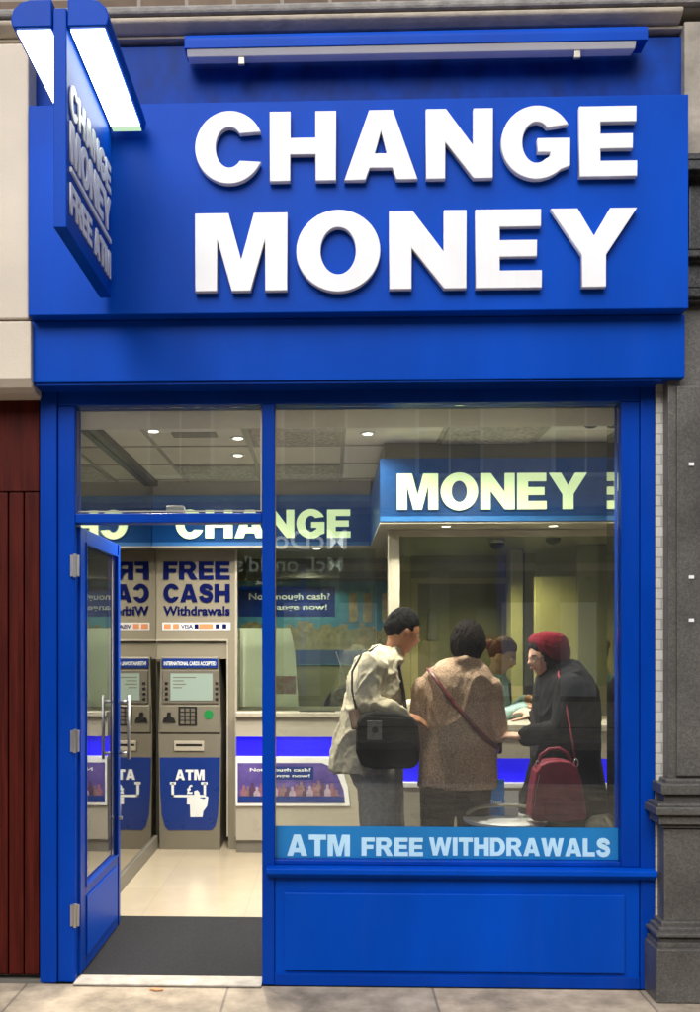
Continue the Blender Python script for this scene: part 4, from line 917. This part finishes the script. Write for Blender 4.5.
# ---------------------------------------------------------------- 1 the man in the white jacket
def man():
    Y = 4.98; b = MB(); j = MB(); tr = MB(); shoes = []
    hc, hm = head_frame(P(402, 631.5, Y), R(-90) + R(20), R(-17))          # faces right, a little away, chin down
    headshape(b, hc, hm, 1.0)
    nk = P(394, 655, Y)
    b.limb([P(398, 640, Y), nk, P(385, 672, Y)], [.056, .058, .07])
    rings = [(650, 388, .055, .07), (655, 383, .085, .12), (664, 379, .115, .19), (680, 376, .130, .215), (700, 375, .135, .21), (720, 374, .14, .20), (742, 372, .145, .20), (766, 372, .15, .20)]
    b.loft([(P(u, v, Y), a * .84, c * .84) for v, u, a, c in rings])
    jr = [(646.5, 390, .060, .075), (651, 385, .090, .12), (660, 379.5, .120, .185), (680, 375, .138, .222), (700, 373, .143, .215), (720, 370, .155, .21), (742, 367, .172, .215), (760, 365, .180, .22), (769, 364, .180, .222)]
    j.loft([(P(u, v, Y), a, c) for v, u, a, c in jr], 28)
    # near arm (his right): elbow back, hand on the bag
    S = P(372, 668, Y - .19); E = P(367, 703, Y - .25); W_ = P(402, 715.5, Y - .25)
    b.limb([S, E, W_], [.05, .042, .030]); j.limb([S, E, W_], [.072, .062, .042])
    hand(b, P(403, 716, Y - .25), (1, .1, -.25), (0, .4, -1), 1.0, .35)
    # far arm bends towards the counter
    S2 = P(380, 668, Y + .19); E2 = P(388, 712, Y + .24); W2 = P(418, 706, Y + .30)
    b.limb([S2, E2, W2], [.05, .042, .030]); j.limb([S2, E2, W2], [.08, .066, .046]); hand(b, W2, (1, .2, 0), (0, 0, -1), 1.0, .4, -1)
    legs(b, tr, shoes, P(378, 772, Y - .09), P(382, 772, Y + .09), (P(372, 772, Y).x, Y - .10, .012), (P(392, 772, Y).x, Y + .12, .012), (1, .15, 0), tr=(.112, .09, .085))
    tr.loft([(P(378, 785, Y), .13, .17), (P(376, 770, Y), .145, .185), (P(374, 745, Y), .145, .19)])
    p = solid('person', b, skinmat('warm_skin', (.36, .16, .085)), None, .006, 2)
    tag(p, 'man in white jacket and grey trousers bending to the right beside the rear counter', 'person')
    solid('jacket', j, cloth('cream_cotton', (.52, .47, .36), sc_=40, bump=.2), p, .008, 3, wr=.016, wsc=6.5, wst=(1, 1, .8))
    solid('trousers', tr, cloth('grey_wool', (.32, .31, .28), sc_=60, bump=.2), p, .01, 4, wr=.005)
    for s_ in shoes: obj('shoe', s_, M['dark'], p, smooth=True)
    hh = MB()
    headshape(hh, hc, hm, 1.0, hair=hairfn([(-1, -.42), (-.4, -.28), (-.12, .02), (.12, .10), (.24, -.05), (.36, .32), (1, .50)], .12))
    hr_ = solid('hair', hh, mat('black_hair', (.005, .005, .006), .9, spec=.1, var=.3, scale=60, bump=.5, bscale=120), p, .004, 2)
    clump(hr_)
    face_bits(p, hc, hm)
    obj('collar_strap', MB().tube([P(386, 650, Y - .07), P(392, 657, Y - .10), P(398, 664, Y - .11), P(403, 690, Y - .13), P(406, 712, Y - .15)], .010, 8), M['dark'], p)
    # messenger bag
    bag = thing('messenger_bag', P(386, 770, Y - .30), 'black messenger bag with grey patch hanging at the side of the man', 'bag')
    cb = mat('black_nylon', (.006, .006, .007), .8, spec=.12, var=.4, scale=25, bump=.4, bscale=150)
    out = [(357, 722), (362, 714), (375, 711), (395, 712), (412, 716), (418, 724), (420, 748), (419, 762), (413, 768), (375, 769), (361, 766), (356, 752)]
    bm_ = MB().prism([(P(u, v, Y - .33).x, P(u, v, Y - .33).z) for u, v in out], 'Y', Y - .36, Y - .24); obj('body', bm_, cb, bag, .02, seg=4)
    fl = [(359, 722), (364, 716), (412, 718.5), (416.5, 726), (417, 745), (411, 750), (364, 749), (358.5, 744)]
    obj('flap', MB().prism([(P(u, v, Y - .37).x, P(u, v, Y - .37).z) for u, v in fl], 'Y', Y - .372, Y - .3605), cb, bag, .008)
    obj('patch', MB().pbox(367, 721, 382, 740, Y - .378, .0055), mat('grey_patch', (.14, .15, .16), .6, var=.3, scale=50), bag, .002)
    obj('patch_logo', MB().lathe((P(375, 730, Y - .38).x, Y - .380, P(375, 730, Y - .38).z), [(.016, 0), (.016, .0018)], 16, 'Y'), M['dark'], bag)
    st_ = MB().tube([P(358, 722, Y - .30), P(355, 705, Y - .265), P(352, 690, Y - .22), P(352, 672, Y - .20), P(360, 657, Y - .12), P(378, 647, Y - .02)], .016, 8, flat=.35); obj('strap', st_, cb, bag, smooth=True)
    obj('strap_pad', MB().tube([P(357, 729, Y - .345), P(353.5, 710, Y - .30)], .03, 12, flat=.4), mat('brown_leather', (.09, .045, .03), .6), bag, .004)
man()
# ---------------------------------------------------------------- 2 the woman in the tan coat (back view)
def tan_woman():
    Y = 4.92; b = MB(); c = MB(); tr = MB(); shoes = []
    hc, hm = head_frame(P(468, 646, Y + .02), R(-18), R(-12)); headshape(b, hc, hm, .96)
    b.limb([P(467, 655, Y), P(461, 668, Y)], [.055, .062])
    br_ = [(664, 459, .07, .06), (670, 457, .14, .085), (680, 456, .185, .10), (705, 456, .165, .115), (735, 456, .155, .11), (765, 457, .17, .125), (788, 457, .165, .12)]
    b.loft([(P(u, v, Y), a * .93, q * .9) for v, u, a, q in br_])
    cr_ = [(659.5, 462, .085, .075), (664, 460, .115, .09), (668, 458.5, .150, .105), (676, 457, .178, .125), (690, 456.5, .192, .14), (712, 456.5, .182, .15), (735, 457, .19, .148), (760, 457.5, .198, .155), (776, 457.5, .204, .16), (786, 457.5, .207, .162)]
    c.loft([(P(u, v, Y), a, q) for v, u, a, q in cr_], 32)
    c.tube([P(456, 661.5, Y - .07), P(466, 659.5, Y - .085), P(478, 662.5, Y - .05)], [.022, .026, .022], 10)      # turned collar
    for sg, us, ue in ((-1, 421, 418), (1, 492, 496)):
        us += sg * -2; S = P(us, 689, Y); E = P(ue, 732, Y + .03); W_ = P(ue + sg * -8, 741, Y + .27)
        b.limb([S, E, W_], [.045, .038, .028]); c.limb([S, E, W_], [.060, .055, .043]); hand(b, W_, (-sg * .3, 1, .1), (0, 0, -1), .92, .4, sg)
    legs(b, tr, shoes, P(438, 780, Y), P(474, 780, Y), (P(436, 780, Y).x, Y, .012), (P(474, 780, Y).x, Y + .03, .012), (0, 1, 0), tr=(.098, .078, .062))
    p = solid('person', b, skinmat('light_skin', (.42, .24, .16)), None, .0065, 3)
    tag(p, 'woman seen from behind in a tan tweed coat standing at the right counter', 'person')
    tw = mat('tan_tweed', (.33, .205, .14), .95, scale=140, bump=1, bscale=240, spec=.1, col2=(.82, .60, .45), rvar=0)
    solid('coat', c, tw, p, .009, 4, wr=.010, wsc=6)
    solid('trousers', tr, cloth('black_trouser', (.022, .018, .02), sc_=50, bump=.2), p, .009, 4, wr=.003)
    for s_ in shoes: obj('shoe', s_, M['dark'], p, smooth=True)
    hh = MB(); headshape(hh, hc, hm, .98, hair=hairfn([(-1, -.80), (-.3, -.62), (.1, -.25), (.3, -.1), (.5, .38), (1, .5)], .20, 4))
    hr_ = solid('hair', hh, mat('dark_brown_hair', (.007, .005, .005), .9, spec=.1, var=.5, scale=50, bump=1, bscale=90), p, .004, 1, wr=.007, wsc=22)
    clump(hr_)
    face_bits(p, hc, hm, .96)
    bag = thing('shoulder_bag', P(497, 762, Y + .18), 'small burgundy bag on a strap across the back of the tan coat', 'bag')
    lea = mat('burgundy_leather', (.10, .012, .018), .4, var=.2, scale=10)
    bm_ = MB().tube([P(428, 668.5, Y - .05), P(431.5, 673, Y - .115), P(441, 686, Y - .150), P(456, 706, Y - .160), P(474, 726, Y - .155), P(488, 740, Y - .128), P(498, 748, Y - .02), P(498, 752, Y + .10)], .013, 10, flat=.35); obj('strap', bm_, lea, bag, smooth=True)
    obj('pouch', MB().box(P(482, 760, Y + .18).x, Y + .165, 1.0, P(482, 760, Y + .18).x + .11, Y + .23, 1.15), lea, bag, .015, seg=3)
tan_woman()
# ---------------------------------------------------------------- 3 the woman in the red hat
def hat_woman():
    Y = 5.0; b = MB(); c = MB(); tr = MB(); shoes = []
    hc, hm = head_frame(P(545, 656, Y), R(90) + R(14), R(-12)); headshape(b, hc, hm, .93)
    b.limb([P(549, 664, Y), P(560, 680, Y)], [.052, .06])
    rg = [(672, 562, .08, .08), (682, 566, .125, .15), (700, 568, .145, .175), (725, 568, .14, .17), (760, 567, .15, .18), (800, 565, .15, .18)]
    b.loft([(P(u, v, Y), a * .88, q * .88) for v, u, a, q in rg])
    cr_ = [(663, 560, .075, .08), (669, 563, .105, .12), (677, 563.5, .130, .165), (690, 565.5, .158, .195), (710, 566, .172, .20), (735, 565.5, .168, .19), (760, 565, .178, .20), (785, 564, .205, .225), (812, 562, .238, .25), (850, 561, .25, .26), (868, 561, .25, .26)]
    c.loft([(P(u, v, Y), a, q) for v, u, a, q in cr_], 30)
    c.limb([P(564, 665, Y), P(573, 668, Y), P(576, 673, Y)], [.045, .052, .055])          # lowered hood
    S = P(572, 688, Y - .17); E = P(560, 731, Y - .20); W_ = P(526, 737, Y - .12)
    b.limb([S, E, W_], [.045, .038, .027]); c.limb([S, E, W_], [.075, .07, .050]); hand(b, P(522, 736.5, Y - .115), (-1, .15, .05), (0, .3, -1), .95, .3, -1)
    S2 = P(560, 688, Y + .17); E2 = P(552, 728, Y + .22); W2 = P(536, 716, Y + .32)
    b.limb([S2, E2, W2], [.045, .038, .027]); c.limb([S2, E2, W2], [.072, .066, .046]); hand(b, W2, (-.7, .5, .3), (.3, .2, -1), .95, .5)
    legs(b, tr, shoes, P(560, 800, Y - .08), P(562, 800, Y + .08), (P(560, 800, Y).x, Y - .08, .012), (P(566, 800, Y).x, Y + .10, .012), (-1, .1, 0), tr=(.09, .07, .06))
    p = solid('person', b, skinmat('fair_skin', (.48, .27, .20)), None, .0065, 3)
    tag(p, 'woman in a long black coat and red hat facing left at the right counter', 'person')
    solid('coat', c, cloth('black_wool', (.012, .012, .016), sc_=40, bump=.2), p, .009, 4, wr=.012, wsc=6)
    solid('trousers', tr, cloth('charcoal_trouser', (.02, .02, .024), sc_=50), p, .01, 4)
    for s_ in shoes: obj('shoe', s_, M['dark'], p, smooth=True)
    hh = MB(); headshape(hh, hc, hm, .95, hair=hairfn([(-1, -.9), (-.2, -.88), (.2, -.8), (.45, -.1), (.6, .3), (1, .5)], .14))
    hr_ = solid('hair', hh, mat('near_black_hair', (.010, .008, .008), .85, spec=.15, var=.4, scale=50, bump=.6, bscale=90), p, .004, 1)
    red = mat('deep_red_felt', (.13, .004, .014), .9, var=.3, scale=30, bump=.5, bscale=120, spec=.15)
    ht = MB(); ht.loft([(P(547 + (632 - v) * -.06, v, Y), a, q) for v, a, q in ((661, .098, .088), (656, .106, .096), (649, .110, .099), (642, .103, .093), (636, .088, .08), (632.5, .055, .052), (631.2, .02, .02))], 28)
    cut = MB()
    for v in ht.v: pass
    # tilt: brim low at the back, raised over the face
    for v in ht.v:
        lo_ = max(0, min(1, (hc.z + .11 - v.z) / .14)); v.z += lo_ * .072 * max(0, -(v.x - hc.x) / .11 + .25); v.x += .006
    hat = solid('hat', ht, red, p, .006, 3, wr=.003, wsc=14)
    clump(hr_)
    face_bits(p, hc, hm, .93)
    gs = MB()
    for sx in (-1, 1):
        pts = [hc + hm @ Vector((sx * .031 + .021 * math.cos(R(a)), .090 - abs(sx * .031 + .021 * math.cos(R(a))) * .12, -.002 + .017 * math.sin(R(a)))) * .93 for a in range(0, 361, 30)]
        gs.tube(pts, .0016, 6); gs.tube([hc + hm @ Vector((sx * .052, .084, 0)) * .93, hc + hm @ Vector((sx * .079, .0, .004)) * .93], .002, 6)
    obj('glasses', gs, M['brown_rail'], p)
    bag = thing('handbag', P(558, 822, Y - .30), 'burgundy domed handbag with front pocket hanging behind the woman in black', 'bag')
    lea = mat('wine_leather', (.23, .030, .055), .6, spec=.25, var=.25, scale=12, bump=.2, bscale=150)
    yb = Y - .38
    out = [(530.5, 817), (533, 790), (536.5, 772), (541, 765), (549, 761.5), (560, 760.5), (571, 762), (578, 767), (582, 780), (586, 803), (587.5, 818), (584, 821.5), (560, 823), (534, 821.5)]
    Q = lambda L_, y: [(P(u, v, y).x, P(u, v, y).z) for u, v in L_]
    obj('body', MB().prism(Q(out, yb), 'Y', yb, yb + .13), lea, bag, .022, seg=4)
    pk = [(544, 813), (544.5, 798), (547, 796.5), (567, 797), (569, 799), (569.5, 813), (567, 815), (546, 815)]
    obj('pocket', MB().prism(Q(pk, yb), 'Y', yb - .012, yb - .0005), lea, bag, .006, seg=3)
    obj('pocket_flap', MB().prism(Q([(543.6, 803), (543.8, 797.5), (547, 795.8), (567, 796.2), (570, 798.5), (570, 803)], yb), 'Y', yb - .016, yb - .0125), lea, bag, .002)
    obj('handle', MB().tube([P(538, 764, yb + .06), P(541, 755, yb + .06), P(549, 749, yb + .06), P(559, 748.5, yb + .06), P(567, 753, yb + .06), P(573, 764, yb + .06)], .009, 10), lea, bag, smooth=True)
    obj('strap', MB().tube([P(576, 766, yb + .05), P(573, 745, yb + .06), P(569, 722, yb + .09), P(565, 700, Y - .225), P(561, 684, Y - .19), P(558, 674, Y - .13), P(560, 668, Y - .03)], .011, 10, flat=.4), lea, bag, smooth=True)
    for u, v in ((537.5, 765), (576, 763)): obj('ring_clip', MB().tube([P(u + 2 * math.cos(R(a)), v + 4 * math.sin(R(a)), yb + .045) for a in range(0, 361, 30)], .0035, 6), M['chrome'], bag, smooth=True)
    obj('zip', MB().tube([P(534.5, 806, yb - .004), P(536, 790, yb - .004), P(539.5, 774, yb - .004)], .0025, 6), M['chrome'], bag)
hat_woman()
# ---------------------------------------------------------------- 4 the teller
def teller():
    Y = 6.22; b = MB(); c = MB(); vs_ = MB(); tr = MB(); shoes = []
    hc, hm = head_frame(P(502, 655, Y), R(-90) - R(22), R(-24)); headshape(b, hc, hm, .95)
    b.limb([P(499, 664, Y), P(494, 678, Y)], [.05, .056])
    rg = [(674, 494, .07, .09), (682, 492, .115, .175), (700, 491, .125, .19), (730, 490, .12, .17), (760, 490, .14, .18), (790, 490, .14, .18)]
    b.loft([(P(u, v, Y), a * .86, q * .86) for v, u, a, q in rg]); c.loft([(P(u, v, Y), a, q) for v, u, a, q in rg], 26)
    vs_.loft([(P(u, v, Y), a * 1.07, q * .93) for v, u, a, q in rg[1:-1]], 26)
    for dy, S_, E_, W_ in ((-.19, (494, 690), (499, 716), (528, 706)), (.19, (496, 690), (501, 714), (529, 698))):
        S = P(*S_, Y + dy * .95); E = P(*E_, Y + dy * 1.1); W = P(*W_, Y + dy * .5 - .12)
        b.limb([S, E, W], [.042, .036, .025]); c.limb([S, E, E.lerp(W, .82)], [.07, .06, .042]); hand(b, W, (1, -.3, .05), (0, .2, -1), .92, .5, 1 if dy < 0 else -1)
    legs(b, tr, shoes, P(490, 780, Y - .08), P(490, 780, Y + .08), (P(490, 780, Y).x, Y + .26 - .08, .012), (P(490, 780, Y).x, Y + .26 + .1, .012), (1, 0, 0), tr=(.09, .07, .06))
    p = solid('person', b, skinmat('peach_skin', (.44, .23, .14)), None, .0065, 3)
    tag(p, 'teller with auburn hair and pale teal shirt reaching right behind the glass', 'person')
    solid('shirt', c, cloth('pale_teal_cotton', (.24, .36, .35), sc_=40, bump=.2), p, .009, 4, wr=.005)
    solid('waistcoat', vs_, cloth('navy_waistcoat', (.02, .025, .05), sc_=40, bump=.2), p, .009, 3)
    solid('trousers', tr, cloth('navy_trouser', (.02, .022, .035), sc_=50), p, .01, 4)
    for s_ in shoes: obj('shoe', s_, M['dark'], p, smooth=True)
    hh = MB(); headshape(hh, hc, hm, .97, hair=hairfn([(-1, -.45), (-.3, -.25), (0, .0), (.25, .12), (.4, .35), (1, .52)], .10))
    e = MB(); e.ball(hc + hm @ Vector((0, -.10, .03)), .038); hh.add(e.v, e.f)
    hr_ = solid('hair', hh, mat('auburn_hair', (.10, .035, .015), .8, spec=.2, var=.4, scale=50, bump=.6, bscale=90), p, .004, 1)
    clump(hr_)
    face_bits(p, hc, hm, .95, brow=(.06, .025, .012))
teller()
# ================================================================ LIGHT
wd = bpy.data.worlds.new('World'); sc.world = wd; wd.use_nodes = True
N, L = wd.node_tree.nodes, wd.node_tree.links; bg = N['Background']
sky_ = N.new('ShaderNodeTexSky'); sky_.sky_type = 'NISHITA'; sky_.sun_disc = False; SE, SR = R(44), R(195)
sky_.sun_elevation = SE; sky_.sun_rotation = SR; sky_.air_density = 1.0; sky_.dust_density = 4; sky_.ozone_density = 1
hs = N.new('ShaderNodeHueSaturation'); hs.inputs['Saturation'].default_value = .45
L.new(sky_.outputs[0], hs.inputs['Color']); L.new(hs.outputs[0], bg.inputs[0]); bg.inputs[1].default_value = .15
sl_ = bpy.data.lights.new('sun', 'SUN'); sl_.energy = 1.55; sl_.angle = R(45); sl_.color = (1, .96, .9)
so = bpy.data.objects.new('sun', sl_); COL.objects.link(so)
dirv = Vector((math.sin(SR) * math.cos(SE), math.cos(SR) * math.cos(SE), math.sin(SE)))      # towards the sun
so.rotation_euler = dirv.to_track_quat('Z', 'Y').to_euler(); so.location = (0, -3, 15)
sc.view_settings.view_transform = 'Standard'; sc.view_settings.look = 'None'; sc.view_settings.gamma = 1; sc.view_settings.exposure = .45
sc.render.engine = 'CYCLES'; sc.cycles.use_denoising = True; sc.cycles.max_bounces = 8; sc.cycles.transparent_max_bounces = 16
sc.cycles.sample_clamp_indirect = 6; sc.cycles.caustics_reflective = False
